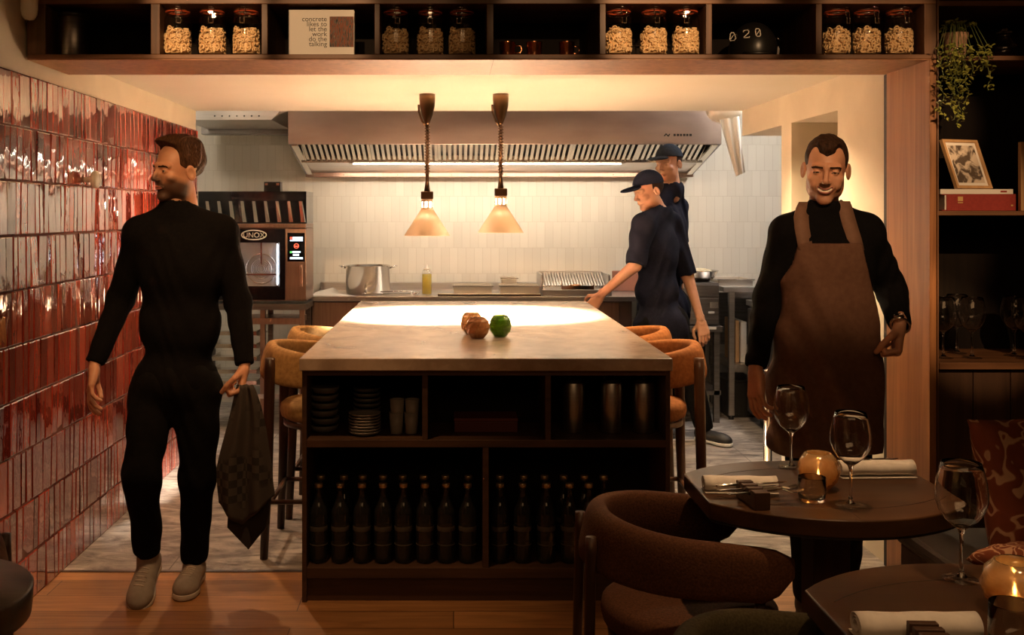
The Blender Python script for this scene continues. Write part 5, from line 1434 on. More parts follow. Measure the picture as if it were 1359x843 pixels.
def head_sdf(smile, open_eyes=True, beard=False, wide=1.0):
    def f(p):
        q = p.copy(); q[:, 0] = q[:, 0] / wide
        ax = np.abs(q[:, 0]); s = q.copy(); s[:, 0] = ax          # mirrored
        d = ell(q, (0, .018, .040), (.0765, .096, .084))
        d = smin(d, ell(q, (0, -.022, -.030), (.061, .070, .083)), .03)
        d = smin(d, ell(s, (.043, -.012, -.058), (.022, .038, .036)), .025)     # jaw corners
        d = smin(d, ell(q, (0, -.066, -.098), (.026, .022, .018)), .022)       # chin
        d = smin(d, cap(s, (.008, -.084, .026), (.046, -.070, .024), .010, .009), .012)  # brow
        d = smin(d, ell(s, (.045, -.060, -.022), (.020, .020, .016)), .016)     # cheekbone
        d = smin(d, cap(q, (0, -.084, .016), (0, -.106, -.022), .0075, .0105), .010)  # nose
        d = smin(d, ell(q, (0, -.106, -.026), (.0115, .011, .0095)), .006)
        d = smin(d, ell(s, (.0135, -.097, -.029), (.008, .010, .0075)), .005)
        d = smax(d, -ell(s, (.0065, -.104, -.0365), (.0035, .006, .004)), .003)
        # eye sockets with lids
        d = smax(d, -ell(s, (.031, -.093, .006), (.016, .014, .0085)), .010)
        lid = ell(s, (.031, -.0715, .005), (.0155, .0135, .0130))
        d = smin(d, lid, .003)
        if open_eyes: d = smax(d, -ell(s, (.031, -.086, .0045), (.0125, .010, .0036 if not smile else .0016)), .0015)
        # mouth
        if smile:
            d = smin(d, ell(s, (.040, -.066, -.043), (.017, .016, .017)), .012)   # raised cheeks
            fold = arc([(.017, -.098, -.030), (.029, -.088, -.044), (.035, -.078, -.060)], 5)
            d = smax(d, -polyd(s, fold, .0022), .006)
            up = arc([(0, -.0925, -.0535), (.014, -.090, -.0520), (.027, -.081, -.0465)], 5)
            lo = arc([(0, -.0905, -.068), (.014, -.088, -.0645), (.026, -.080, -.0520)], 5)
            d = smin(d, polyd(s, up, .0042), .004); d = smin(d, polyd(s, lo, .0050), .005)
            mid = arc([(0, -.0985, -.0605), (.012, -.0955, -.0590), (.0225, -.0875, -.0525)], 5)
            d = smax(d, -polyd(s, mid, .0052), .002)
            d = np.minimum(d, smax(ell(q, (0, -.070, -.0575), (.024, .0195, .012)), -plane(q, (0, -.0, -.0625), (0, 0, 1)), .001) + 0)
        else:
            up = [A((0, -.0935, -.0555)), A((.012, -.090, -.0560)), A((.024, -.080, -.0585))]
            lo = [A((0, -.0915, -.0645)), A((.012, -.088, -.0635)), A((.022, -.080, -.0605))]
            d = smin(d, polyd(s, up, .0042), .005); d = smin(d, polyd(s, lo, .0048), .005)
            mid = [A((0, -.0985, -.0598)), A((.012, -.0945, -.0598)), A((.024, -.0845, -.0600))]
            d = smax(d, -polyd(s, mid, .0018), .002)
        # ears
        R = np.array(Euler((.15, 0, -.45)).to_matrix())
        e = ell(s, (.0815, .012, -.004), (.007, .0185, .031), R)
        e = smax(e, -ell(s, (.088, .008, -.002), (.006, .010, .018), R), .004)
        d = smin(d, e, .005)
        # neck
        d = smin(d, cap(q, (0, .022, -.075), (0, .034, -.175), .052, .056), .020)
        return d * .9
    return f

def make_head(M, style, smile, mats_, wide=1.0, open_eyes=True, stubble=False, neck_to=None):
    """M maps head space (face towards -y, chin at z -.116) into the room; returns body mesh pieces and hair"""
    f = head_sdf(smile, open_eyes, wide=wide)
    v, q = iso(f, (-.105, -.13, -.205), (.105, .13, .14), .0023)
    c = fcent(v, q); x, y, z = np.abs(c[:, 0]), c[:, 1], c[:, 2]
    mi = np.zeros(len(q), int)
    if stubble:
        jaw = (z > 9) & (z < -.028 - .25*(y+.06)) & (z > -.125) & (y < .0) & ~((z > -.055) & (x < .02)) & ~((y < -.04) & (z > -.043) & (x > .018))
        mi[jaw] = 1
    fr = y < -.070
    if smile:
        t = (x/.027)**2
        lipu = fr & (np.abs(z - (-.0535 + .007*t)) < .0042) & (x < .027); lipl = fr & (np.abs(z - (-.0685 + .016*t)) < .0046) & (x < .026)
        mi[lipu | lipl] = 2
        inside = (np.abs(z - (-.0605 + .0085*t)) < .0060 - .003*t) & (y > -.0925) & (y < -.066) & (x < .024)
        mi[inside] = 4
        mi[inside & (z < -.0635+.008*t)] = 3
    else:
        mi[fr & (np.abs(z + .0602) < .0088 - .007*(x/.024)**2) & (x < .023)] = 2
        mi[fr & (np.abs(z + .0598) < .0013) & (x < .023) & (y > -.0965)] = 3
    # brows in hair colour
    bz = .0235 - .25*np.maximum(x-.036, 0) - .05*np.maximum(.03-x, 0)
    mi[(y < -.062) & (np.abs(z - bz) < .0038) & (x > .012) & (x < .050)] = 5
    # soft stubble mask
    vx, vy, vz = np.abs(v[:, 0]), v[:, 1], v[:, 2]
    sm = lambda e0, e1, t: np.clip((t-e0)/(e1-e0), 0, 1)
    beard = sm(-.012, -.040, vz + .30*(vy+.05)) * sm(.030, .0, vy) * (1 - sm(-.125, -.140, vz)*1.0)
    beard = beard * (1 - .8*(np.exp(-((vx-.038)/.014)**2 - ((vz+.030)/.014)**2)))
    make_head.mask = beard*(1.0 if stubble else .22)
    # eyelid line / lashes
    if not open_eyes or smile:
        mi[(y < -.070) & (np.abs(z - (.0045 - 3.5*(x-.031)**2*4)) < .0017) & (x > .018) & (x < .044)] = 5
    body = (xf(M, v), q, mi)
    # hair
    def hair(p):
        s = p.copy(); s[:, 0] = np.abs(p[:, 0])/wide
        q0 = p.copy(); q0[:, 0] = q0[:, 0]/wide
        nz = .0016*np.sin(p[:, 0]*170+3*np.sin(p[:, 1]*30)) + .0012*np.sin(p[:, 0]*260+p[:, 2]*70+2*np.sin(p[:, 1]*50))
        if style == 'long':      # full on top swept back, short at the sides
            o = ell(q0, (0, .020, .050), (.083, .104, .089))
            o = smin(o, ell(q0, (-.0, -.035, .112), (.062, .058, .030)), .03)
            o = smin(o, ell(q0, (0, .03, .105), (.070, .075, .036)), .03)
            o = o + nz*1.4
            cut = -plane(s, (0, -.072, .075), (0, -.75, -.35))          # hairline
            face = smax(plane(s, (0, -.030, 0), (0, 1, 0)), plane(s, (0, 0, .078), (0, .55, 1)), .022)
            o = smax(o, -face, .008)
            low = smax(plane(s, (0, .034, 0), (0, 1, 0)), plane(s, (0, 0, .010), (0, .6, 1)), .018)   # round the ear
            o = smax(o, -low, .006)
            o = smax(o, plane(s, (0, 0, -.070), (0, 0, -1)), .006)
        elif style == 'short':
            o = ell(q0, (0, .020, .043), (.0795, .0995, .0875)) + nz*.6
            o = smin(o, ell(q0, (.004, -.052, .094), (.040, .034, .024)) + nz, .02)
            face = smax(plane(s, (0, -.034, 0), (0, 1, 0)), plane(s, (0, 0, .073), (0, .0, 1)) + .55*np.maximum(s[:, 0]-.03, 0)*0 - .9*np.maximum(.0-s[:, 0]+.028, 0)*-.5, .012)
            temple = ell(s, (.052, -.075, .080), (.024, .040, .030))
            o = smax(o, -face, .005); o = smax(o, -temple, .006)
            low = smax(plane(s, (0, .036, 0), (0, 1, 0)), plane(s, (0, 0, .006), (0, 0, 1)), .008)
            o = smax(o, -low, .006)
            o = smax(o, plane(s, (0, 0, -.060), (0, 0, -1)), .006)
        else:                   # under a cap
            o = ell(q0, (0, .022, .035), (.0795, .0985, .088)) + nz*.5
            face = smax(plane(s, (0, -.02, 0), (0, 1, 0)), plane(s, (0, 0, .09), (0, 0, 1)), .01)
            o = smax(o, -face, .005)
            o = smax(o, plane(s, (0, 0, -.055), (0, 0, -1)), .006); o = smax(o, plane(s, (0, 0, .07), (0, 0, 1)), .004)
        return o
    hv, hq = iso(hair, (-.11, -.12, -.09), (.11, .145, .16), .0032)
    return body, (xf(M, hv), hq)

def set_mask(o, mk):
    at = o.data.attributes.new('stubble', 'FLOAT', 'POINT'); a = np.zeros(len(o.data.vertices), np.float32); a[:len(mk)] = mk; at.data.foreach_set('value', a)

def eyeballs(M, parent, wide=1.0, look=0.0):
    for s_ in (-1, 1):
        m = MB(); R3 = M.to_3x3() @ Matrix.Rotation(PI/2, 3, 'X') @ Matrix.Rotation(look, 3, 'Y')
        c = M @ Vector((s_*.031*wide, -.0725, .005))
        r_ = .0122
        pf = [(r_*math.sin(a), -r_*math.cos(a)) for a in np.linspace(0, PI, 14)]
        pf = [(max(a, 0), b) for a, b in pf]; pf[0] = (0, -r_); pf[-1] = (0, r_)
        n0 = len(m.f); m.lathe(pf, c, 16, M=R3)
        cs = R3 @ Vector((0, 0, 1))
        for fi in range(len(m.f)):
            q = sum((Vector(m.v[i]) for i in m.f[fi]), Vector()) / len(m.f[fi]) - c
            if q.normalized().dot(cs) > .86: m.mi[fi] = 1
        m.build('eye', [M_eyew, M_iris], parent)

def hand_mesh(wrist, fdir, palm, side, curl=(.35, .4, .45, .5), thumb_in=.4, h=.0028, scale=1.08):
    """wrist point, finger direction, palm direction; side=+1: thumb towards local +x"""
    M = frame_from(wrist, -Vector(fdir), palm)
    if scale != 1: M = M @ Matrix.Scale(scale, 4)
    segs = []
    base_x = [.028, .0095, -.0095, -.0275]; L_ = [(.040, .025, .020), (.044, .028, .022), (.041, .026, .021), (.032, .020, .018)]
    bz = [-.088, -.091, -.088, -.081]; rr = [.0092, .0095, .0090, .0080]
    for i in range(4):
        p = Vector((side*base_x[i], 0, bz[i])); a = curl[i]*(.6 if curl[i] < 1 else 1.05); pts = [p]
        for j, l in enumerate(L_[i]):
            dr = Vector((side*base_x[i]*.35*(1 if j == 0 else .3), math.sin(a)*1, -math.cos(a))); dr = dr.normalized() if j else Vector((side*base_x[i]*2.2, math.sin(a), -math.cos(a))).normalized()
            p = p + dr*l; pts.append(p); a += curl[i]*(1.25 if j == 0 else .9)
        segs.append((pts, rr[i]))
    tb = Vector((side*.022, .006, -.022)); t1 = tb + Vector((side*.030, .012 + .012*thumb_in, -.030)); t2 = t1 + Vector((side*(.012 - .026*thumb_in), .006 + .018*thumb_in, -.028)); t3 = t2 + Vector((side*(.004 - .026*thumb_in), .004 + .010*thumb_in, -.022))
    def f(p):
        d = cap(p, (0, 0, .022), (0, 0, -.01), .0275, .0255, .78)
        for i in range(4):
            d = smin(d, cap(p, (side*base_x[i]*.55, 0, -.018), (side*base_x[i], 0, bz[i]), .0145, .0115), .010)
        d = smin(d, cap(p, (side*.012, .006, -.02), tuple(t1*.8+tb*.2), .017, .012), .012)
        d = smin(d, cap(p, (-side*.018, .006, -.025), (-side*.024, .004, -.065), .013, .011), .010)
        for pts, r_ in segs:
            g = None
            for j in range(3):
                e = cap(p, tuple(pts[j]), tuple(pts[j+1]), r_*(1-.07*j), r_*(1-.07*(j+1)))
                g = e if g is None else smin(g, e, .002)
            d = smin(d, g, .0035)
        g = smin(cap(p, tuple(t1), tuple(t2), .0108, .0100), cap(p, tuple(t2), tuple(t3), .0100, .0085), .003)
        return smin(d, g, .005)
    allp = np.array([tuple(x) for s_ in segs for x in s_[0]] + [tuple(t3), tuple(t1), (0, 0, .05), (.04, 0, 0), (-.04, 0, 0)])
    lo = allp.min(0) - .022; hi = allp.max(0) + .022
    v, q = iso(f, lo, hi, h)
    return xf(M, v), q

def wrinkle(p, amp, s=1.0, seed=0):
    return amp*(np.sin(p[:, 2]*46*s + 9*np.sin(p[:, 0]*17*s+seed) + p[:, 1]*21) + .6*np.sin(p[:, 0]*61*s + p[:, 2]*33*s + seed*2))

def torso_f(J, e=0.0, wid=1.0, dep=1.0):
    """J: joints; e: cloth thickness"""
    nk, ch_, wa, hp = A(J['neck']), A(J['chest']), A(J['waist']), A(J['hip'])
    sl_, sr_ = A(J['shl']), A(J['shr'])
    Rt = J.get('rot', np.eye(3))
    def f(p):
        d = ell(p, ch_, ((.168*wid+e), (.115*dep+e), (.185+e)), Rt)
        d = smin(d, ell(p, wa, ((.150*wid+e), (.104*dep+e), (.16+e)), Rt), .05)
        d = smin(d, ell(p, hp, ((.155*wid+e), (.115*dep+e), (.13+e)), Rt), .05)
        d = smin(d, cap(p, sl_, sr_, .058+e, .058+e), .045)
        d = smin(d, cap(p, nk+A((0, 0, -.005)), sl_+A((0, 0, .012)), .050+e, .042+e), .035)
        d = smin(d, cap(p, nk+A((0, 0, -.005)), sr_+A((0, 0, .012)), .050+e, .042+e), .035)
        return d
    return f
def arm_f(a, b, c, e=0.0, k=1.0):
    a, b, c = A(a), A(b), A(c)
    def f(p): return smin(cap(p, a, b, (.054*k+e), (.043*k+e)), cap(p, b, c, (.043*k+e), (.0275*k+e)), .02)
    return f
def leg_f(a, b, c, e=0.0, k=1.0):
    a, b, c = A(a), A(b), A(c)
    def f(p): return smin(cap(p, a, b, (.083*k+e), (.058*k+e)), cap(p, b, c, (.058*k+e), (.043*k+e)), .03)
    return f

def shoe(parent, ankle, toe_dir, up, m_up, m_sole, name='shoe', length=.285, laces=True):
    """ankle joint position, toe direction, sole normal"""
    toe = Vector(toe_dir).normalized(); M = frame_from(ankle, Vector(up), -toe)   # local -y = toes
    def up_(p):
        d = ell(p, (0, -.085, -.062), (.046, .125, .040))
        d = smin(d, ell(p, (0, -.155, -.070), (.048, .062, .032)), .03)
        d = smin(d, ell(p, (0, .030, -.055), (.036, .040, .045)), .03)
        d = smin(d, cap(p, (0, .008, -.05), (0, .010, .005), .041, .044), .03)
        d = smax(d, -cap(p, (0, .008, -.01), (0, .012, .05), .034, .038), .004)
        return smax(d, plane(p, (0, 0, -.086), (0, 0, -1)), .004)
    def so_(p):
        d = ell(p, (0, -.150, 0), (.052, .075, 1)); d = smin(d, ell(p, (0, .02, 0), (.040, .050, 1)), .02)
        d = smin(d, rbox(p, (0, -.06, 0), (.041, .09, 1), .02), .02)
        return smax(smax(d, plane(p, (0, 0, -.078), (0, 0, 1)), .004), plane(p, (0, 0, -.100), (0, 0, -1)), .004)
    v, q = iso(up_, (-.065, -.235, -.1), (.065, .085, .06), .0045)
    o = np_mesh(name, [(xf(M, v), q)], [m_up], parent)
    v, q = iso(so_, (-.065, -.24, -.11), (.065, .09, -.065), .0045)
    s_ = np_mesh('sole', [(xf(M, v), q)], [m_sole], o)
    if laces:
        m = MB()
        for k in range(5):
            yy = -.055 - k*.022; zz = -.020 - k*.0085
            
            def top(x_, y_):
                zs = np.linspace(.03, -.08, 111).astype(np.float32); q_ = np.stack([np.full(111, x_, np.float32), np.full(111, y_, np.float32), zs], 1); h_ = up_(q_) < 0
                return M @ Vector((x_, y_, float(zs[int(np.argmax(h_))]) + .0015))
            m.tube([top(-.020, yy), top(-.01, yy-.002), top(0, yy-.004), top(.01, yy-.006), top(.020, yy-.008)], .0032, 6)
        m.build('laces', m_sole, o)
    return o

def bounds(pts, pad):
    a = np.array([tuple(p) for p in pts]); return a.min(0)-pad, a.max(0)+pad

# ================= man on the left, walking towards the dining room, looking to his right
d0 = 4.05
J = dict(neck=P(234, 283, d0), chest=P(241, 352, d0), waist=P(239, 430, d0+.01), hip=P(234, 505, d0+.02),
         shl=P(187, 312, d0-.02), shr=P(293, 310, d0+.02))
man = thing('person', 'man in black walking along the red tiled wall, looking left, holding a checked cloth', 'person', P(235, 797, d0).xy.to_3d())
elL, wrL = P(160, 398, d0+.05), P(126, 482, d0-.05)
elR, wrR = P(316, 400, d0+.04), P(325, 484, d0-.04)
hipL, kneeL, ankL = P(203, 522, d0+.02), P(188, 632, d0-.13), P(196, 728, d0-.02)
hipR, kneeR, ankR = P(263, 522, d0+.02), P(262, 635, d0+.02), P(258, 744, 4.16)
ankR.z = .10
Mh = Matrix.Translation(P(235, 228, d0-.01)) @ Euler((.05, .05, -.72)).to_matrix().to_4x4()
hb, hh_ = make_head(Mh, 'long', False, None, wide=.97, stubble=True)
skins = [M_skin, M_skin_d, M_lip, M_mouth, M_teeth, M_hair_d]
tf = torso_f(J, -.012)
def core(p):
    d = tf(p)
    for a in (arm_f(J['shl'], elL, wrL, -.008), arm_f(J['shr'], elR, wrR, -.008)): d = smin(d, a(p), .02)
    for l in (leg_f(hipL, kneeL, ankL, -.010), leg_f(hipR, kneeR, ankR, -.010)): d = smin(d, l(p), .03)
    return smin(d, cap(p, J['neck']+Vector((0, .02, -.03)), J['neck']+Vector((0, .0, .05)), .05, .048), .02)
lo, hi = bounds([J['neck'], elL, wrL, elR, wrR, kneeL, ankL, ankR, J['hip']], .13)
bv = iso(core, lo, hi, .011)
fL = (P(119, 522, d0-.10) - wrL); h1 = hand_mesh(wrL + fL.normalized()*.01, fL, (.75, .35, 0), -1, curl=(.25, .35, .4, .45))
fR = Vector((-.08, -.25, -1)); h2 = hand_mesh(wrR + fR.normalized()*.005, fR, (-.95, -.2, 0), -1, curl=(1.05, 1.1, 1.15, 1.2), thumb_in=1.0)
mk1 = make_head.mask
bodyobj = np_mesh('body', [(hb[0], hb[1]), bv, h1, h2], skins, man, idx=[hb[2], np.zeros(len(bv[1]), int), np.zeros(len(h1[1]), int), np.zeros(len(h2[1]), int)])
set_mask(bodyobj, mk1)
np_mesh('hair', [hh_], [M_hair], man)
eyeballs(Mh, man, .97)
# shirt
ts = torso_f(J, .013)
aL, aR = arm_f(J['shl'], elL, wrL, .010), arm_f(J['shr'], elR, wrR, .010)
neckp = J['neck']
def shirt(p):
    d = smin(ts(p), aL(p), .025); d = smin(d, aR(p), .025)
    d = smin(d, cap(p, A(neckp)+A((0, .012, -.01)), A(neckp)+A((-.002, -.002, .024)), .067, .061), .018)
    d = d + wrinkle(p, .0014)*np.clip((float(neckp[2])-.03-p[:, 2])/.06, 0, 1)
    d = smax(d, -cap(p, A(neckp)+A((-.001, .0, .028)), A(neckp)+A((-.002, -.004, .12)), .052, .056), .005)
    d = smax(d, plane(p, (0, 0, P(0, 527, d0).z), (0, 0, -1)), .006)
    for w_, e_ in ((wrL, elL), (wrR, elR)):
        n_ = (w_ - e_).normalized(); pl_ = smax(plane(p, w_, n_), cap(p, w_, w_ + n_*.1, .07, .07), .002)
        d = smax(d, -cap(p, w_+n_*.004, w_+n_*.2, .075, .075) if False else -(np.maximum(-plane(p, w_, n_), cap(p, w_, w_+n_*.12, .06, .06))), .004)
    return d
lo, hi = bounds([J['neck']+Vector((0, 0, .02)), elL, wrL, elR, wrR, J['hip']], .13); hi[2] = J['neck'].z + .09
np_mesh('shirt', [iso(shirt, lo, hi, .0065)], [M_knit], man)
def cloth_legs(hipc, legs, hemcut, e=.012, amp=.0028, topz=None):
    hp = A(hipc)
    def f(p):
        d = ell(p, hp, (.158+e, .118+e, .12+e))
        for (a, b, c) in legs: d = smin(d, leg_f(a, b, c, e)(p), .035)
        d = d + wrinkle(p, amp, .8, 2)
        for (a, b, c) in legs:
            n_ = (Vector(c) - Vector(b)).normalized(); cc = Vector(c) + n_*hemcut
            d = smax(d, -np.maximum(-plane(p, cc, n_), cap(p, cc, cc+n_*.12, .085, .085)), .004)
        if topz is not None: d = smax(d, plane(p, (0, 0, topz), (0, 0, 1)), .004)
        return d
    return f
lf_ = [(hipL, kneeL, ankL), (hipR, kneeR, ankR)]
lo, hi = bounds([hipL, kneeL, ankL, hipR, kneeR, ankR, J['hip']], .15)
lo[2] = max(lo[2], .02)
np_mesh('trousers', [iso(cloth_legs(J['hip'], lf_, .015, e=.011), lo, hi, .007)], [M_trouser], man)
shoe(man, (ankR.x, ankR.y-.01, .102), (.05, -1, 0), (0, 0, 1), M_shoe, M_sole)
toeL = P(172, 812, 3.72); al = ankL + Vector((0, -.01, -.01))
td = (toeL - al).normalized()
shoe(man, al + Vector((0, 0, -.004)), (td.x*.6, -1, -.52), (0, -.46, 1), M_shoe, M_sole)

# cloth in his hand
def cloth_in_hand():
    t = tag(bpy.data.objects.new('x', None), None)
    bpy.data.objects.remove(t)
    dd = wrR.y - .045
    top = P(326, 520, dd)
    vs = []; nu, nv = 26, 30
    for j in range(nv+1):
        f_ = j/nv; z = top.z - f_*.50 + .03
        wdt = .030 + .080*min(1, f_*1.5)**.8
        for i in range(nu+1):
            u = i/nu*2-1
            z2_ = z
            if f_ > .75: z2_ = z + (abs(u+.15)*.10 - .05)*(f_-.75)/.25*1.0
            y = dd - .018 + (.020 + .006*f_)*math.sin(u*6.5 + .6 + f_*1.2) * (.5+.5*f_)
            vs.append((top.x - .0 + u*wdt + .005*math.sin(f_*7), y, z2_))
    n = len(vs); vs2 = [(a, b+.004, c) for a, b, c in vs]
    fs = []
    for j in range(nv):
        for i in range(nu):
            a = j*(nu+1)+i; fs.append((a, a+nu+1, a+nu+2, a+1)); fs.append((n+a, n+a+1, n+a+nu+2, n+a+nu+1))
    for j in range(nv):
        a = j*(nu+1); fs.append((a, n+a, n+a+nu+1, a+nu+1)); a += nu; fs.append((a, a+nu+1, n+a+nu+1, n+a))
    b = nv*(nu+1)
    for i in range(nu): fs.append((b+i, n+b+i, n+b+i+1, b+i+1)); fs.append((i, i+1, n+i+1, n+i))
    t = thing('kitchen_cloth', 'dark grey checked kitchen cloth hanging from the hand of the man at left', 'cloth', (top.x, dd, top.z-.25))
    MB().add(vs+vs2, fs, True).build('cloth_front', M_check, t, fix=True)
    # second layer, lower corner pointing down
    poly = [(304, 655), (302, 700), (330, 729), (358, 694), (356, 655), (350, 600), (312, 600)]
    Mx = Matrix(((1, 0, 0, 0), (0, 0, 1, dd+.015), (0, 1, 0, 0), (0, 0, 0, 1)))
    m = MB(); m.prism([(P(x, y, dd+.02).x, P(x, y, dd+.02).z) for x, y in poly], 0, .004, Mx); m.build('cloth_back', mat('dark_cloth_back', (.022, .018, .016), .95), t)
cloth_in_hand()

# ================= man in the apron on the right
d0 = 3.70
J2 = dict(neck=P(1095, 281, d0+.01), chest=P(1097, 350, d0+.01), waist=P(1101, 425, d0), hip=P(1101, 500, d0),
          shl=P(1046, 311, d0), shr=P(1147, 309, d0+.01))
man2 = thing('person', 'smiling man in a black jumper and brown apron walking in beside the walnut post', 'person', P(1100, 800, d0).xy.to_3d())
elL, wrL = P(1019, 398, d0+.06), P(1003, 487, d0-.02)
elR, wrR = P(1183, 385, d0+.08), P(1194, 430, d0-.14)
hipL, kneeL, ankL = P(1073, 530, d0), P(1072, 640, d0-.12), P(1074, 790, d0+.06)
hipR, kneeR, ankR = P(1130, 530, d0), P(1126, 645, d0), P(1120, 785, d0+.25)
ankL.z = .10; ankR.z = .10
Mh = Matrix.Translation(P(1096, 226, d0-.02)) @ Euler((.20, .06, -.33)).to_matrix().to_4x4()
hb, hh_ = make_head(Mh, 'short', True, None, wide=.95, open_eyes=True, stubble=False)
tf = torso_f(J2, -.012)
def core2(p):
    d = tf(p)
    for a in (arm_f(J2['shl'], elL, wrL, -.008), arm_f(J2['shr'], elR, wrR, -.008)): d = smin(d, a(p), .02)
    for l in (leg_f(hipL, kneeL, ankL, -.010), leg_f(hipR, kneeR, ankR, -.010)): d = smin(d, l(p), .03)
    return smin(d, cap(p, J2['neck']+Vector((0, .02, -.03)), J2['neck']+Vector((0, .0, .05)), .05, .048), .02)
lo, hi = bounds([J2['neck'], elL, wrL, elR, wrR, kneeL, ankL, ankR, J2['hip']], .13)
bv = iso(core2, lo, hi, .011)
fL = Vector((-.03, -.12, -1)); h1 = hand_mesh(wrL + fL.normalized()*.008, fL, (.9, .35, 0), -1, curl=(.3, .4, .45, .5))
fR = Vector((-.22, -.30, -.95)); h2 = hand_mesh(wrR + fR.normalized()*.008, fR, (-.85, .25, .1), -1, curl=(1.15, 1.2, 1.25, 1.25), thumb_in=.9)
mk1 = make_head.mask
bodyobj = np_mesh('body', [(hb[0], hb[1]), bv, h1, h2], skins, man2, idx=[hb[2], np.zeros(len(bv[1]), int), np.zeros(len(h1[1]), int), np.zeros(len(h2[1]), int)])
set_mask(bodyobj, mk1)
np_mesh('hair', [hh_], [M_hair_d], man2)
eyeballs(Mh, man2, .95)
ts2 = torso_f(J2, .008)
a2L, a2R = arm_f(J2['shl'], elL, wrL, .010), arm_f(J2['shr'], elR, wrR, .012)
n2 = J2['neck']
def shirt2(p):
    d = smin(ts2(p), a2L(p), .025); d = smin(d, a2R(p), .025)
    d = smin(d, cap(p, A(n2)+A((0, .012, -.01)), A(n2)+A((0, -.006, .014)), .067, .060), .018)
    d = d + wrinkle(p, .0024, 1.0, 1)*np.clip((float(n2[2])-.03-p[:, 2])/.06, 0, 1)
    d = smax(d, -cap(p, A(n2)+A((0, -.004, .022)), A(n2)+A((0, -.014, .12)), .051, .056), .005)
    for w_, e_ in ((wrL, elL), (wrR, elR)):
        n_ = (w_ - e_).normalized()
        d = smax(d, -(np.maximum(-plane(p, w_, n_), cap(p, w_, w_+n_*.12, .06, .06))), .004)
    d = smax(d, plane(p, (0, 0, P(0, 540, d0).z), (0, 0, -1)), .006)
    return d
lo, hi = bounds([J2['neck'], elL, wrL, elR, wrR, J2['hip']], .13); hi[2] = n2.z + .09
np_mesh('jumper', [iso(shirt2, lo, hi, .0065)], [M_knit], man2)
lf2 = [(hipL, kneeL, ankL), (hipR, kneeR, ankR)]
lo, hi = bounds([hipL, kneeL, ankL, hipR, kneeR, ankR, J2['hip']], .15); lo[2] = max(lo[2], .02)
np_mesh('trousers', [iso(cloth_legs(J2['hip'], lf2, .015), lo, hi, .008)], [M_trouser], man2)
shoe(man2, (ankL.x, ankL.y, .102), (0, -1, 0), (0, 0, 1), M_blackshoe, M_blackshoe, laces=False)
shoe(man2, (ankR.x, ankR.y, .102), (.1, -1, 0), (0, 0, 1), M_blackshoe, M_blackshoe, laces=False)
# apron: a cloth shell over jumper and legs
outline = [(1062, 323), (1144, 323), (1150, 350), (1162, 392), (1168, 430), (1170, 520), (1168, 600), (1030, 604), (1029, 520), (1031, 430), (1040, 388), (1056, 350)]
op = np.array([(P(x, y, d0-.1).x, P(x, y, d0-.1).z) for x, y in outline], np.float32)
def poly2(p):
    x, z = p[:, 0], p[:, 2]; d = np.full(len(p), 1e9, np.float32); ins = np.zeros(len(p), bool); n = len(op)
    for i in range(n):
        a, b = op[i], op[(i+1) % n]; e = b - a; w = np.stack([x-a[0], z-a[1]], 1)
        t_ = np.clip((w @ e)/(e @ e), 0, 1); d = np.minimum(d, ((w - t_[:, None]*e)**2).sum(1))
        c_ = ((a[1] <= z) != (b[1] <= z)); xx = a[0] + (z-a[1])/(b[1]-a[1]+1e-9)*e[0]
        ins ^= (c_ & (x < xx))
    return np.where(ins, -1, 1)*np.sqrt(d)
hc = J2['hip']
def apron(p):
    d = ts2(p)
    skirt = ell(p, A((hc.x, hc.y, hc.z-.12)), (.205, .155, .52))
    d = smin(d, skirt, .05)
    for (a, b, c) in lf2: d = smin(d, leg_f(a, b, c, .014)(p), .06)
    d = d - .016
    d = d + np.clip((n2[2]-.16-p[:, 2])/.25, .35, 1)*(.007*np.sin(p[:, 0]*34 + p[:, 2]*16 + 2*np.sin(p[:, 2]*9)) + .005*np.sin(p[:, 2]*30+p[:, 0]*48+2*np.sin(p[:, 0]*20)))
    shell = np.maximum(d, -(d + .016))
    shell = smax(shell, poly2(p), .003)
    return smax(shell, plane(p, (0, hc.y+.03, 0), (0, 1, 0)), .003)
lo = A((op[:, 0].min()-.03, hc.y-.30, op[:, 1].min()-.03)); hi = A((op[:, 0].max()+.03, hc.y+.06, op[:, 1].max()+.03))
np_mesh('apron', [iso(apron, lo, hi, .0055)], [M_apron], man2)
# straps follow the chest up to the neck
def strap(pts):
    vs = []; n = len(pts)
    m = MB()
    q = []
    for (x, y) in pts:
        # drop onto the front of the jumper
        pr = P(x, y, d0); ys = np.linspace(d0-.30, d0+.05, 176); r_ = np.stack([np.full(176, (x-VX)*1.0)*ys/F, ys, EYE-(y-VY)*ys/F], 1).astype(np.float32)
        dv = shirt2(r_); k = int(np.argmax(dv < .004)) if (dv < .004).any() else 120
        q.append(Vector(r_[k]) + Vector((0, -.004, 0)))
    for i, c in enumerate(q):
        w_ = .026; 
        vs += [c + Vector((-w_, 0, 0)), c + Vector((w_, 0, 0)), c + Vector((w_, .006, 0)), c + Vector((-w_, .006, 0))]
    fs = [(0, 1, 2, 3), tuple((n-1)*4+i for i in (3, 2, 1, 0))]
    for j in range(n-1):
        for i in range(4): fs.append((j*4+i, (j+1)*4+i, (j+1)*4+(i+1) % 4, j*4+(i+1) % 4))
    m.add(vs, fs, True); return m
strap([(1069, 332), (1067, 318), (1064, 302), (1063, 288), (1066, 276), (1070, 268)]).build('apron_strap', M_strap, man2)
strap([(1137, 332), (1133, 316), (1128, 300), (1124, 286), (1121, 275), (1118, 267)]).build('apron_strap', M_strap, man2)
n_ = (wrR - elR).normalized(); cw = wrR + n_*.012
Mw = frame_from(cw, n_, (0, 1, 0))
wt = MB(); ring = [Mw @ Vector((.033*math.cos(a), .029*math.sin(a), 0)) for a in np.linspace(0, 2*PI, 24, endpoint=False)]
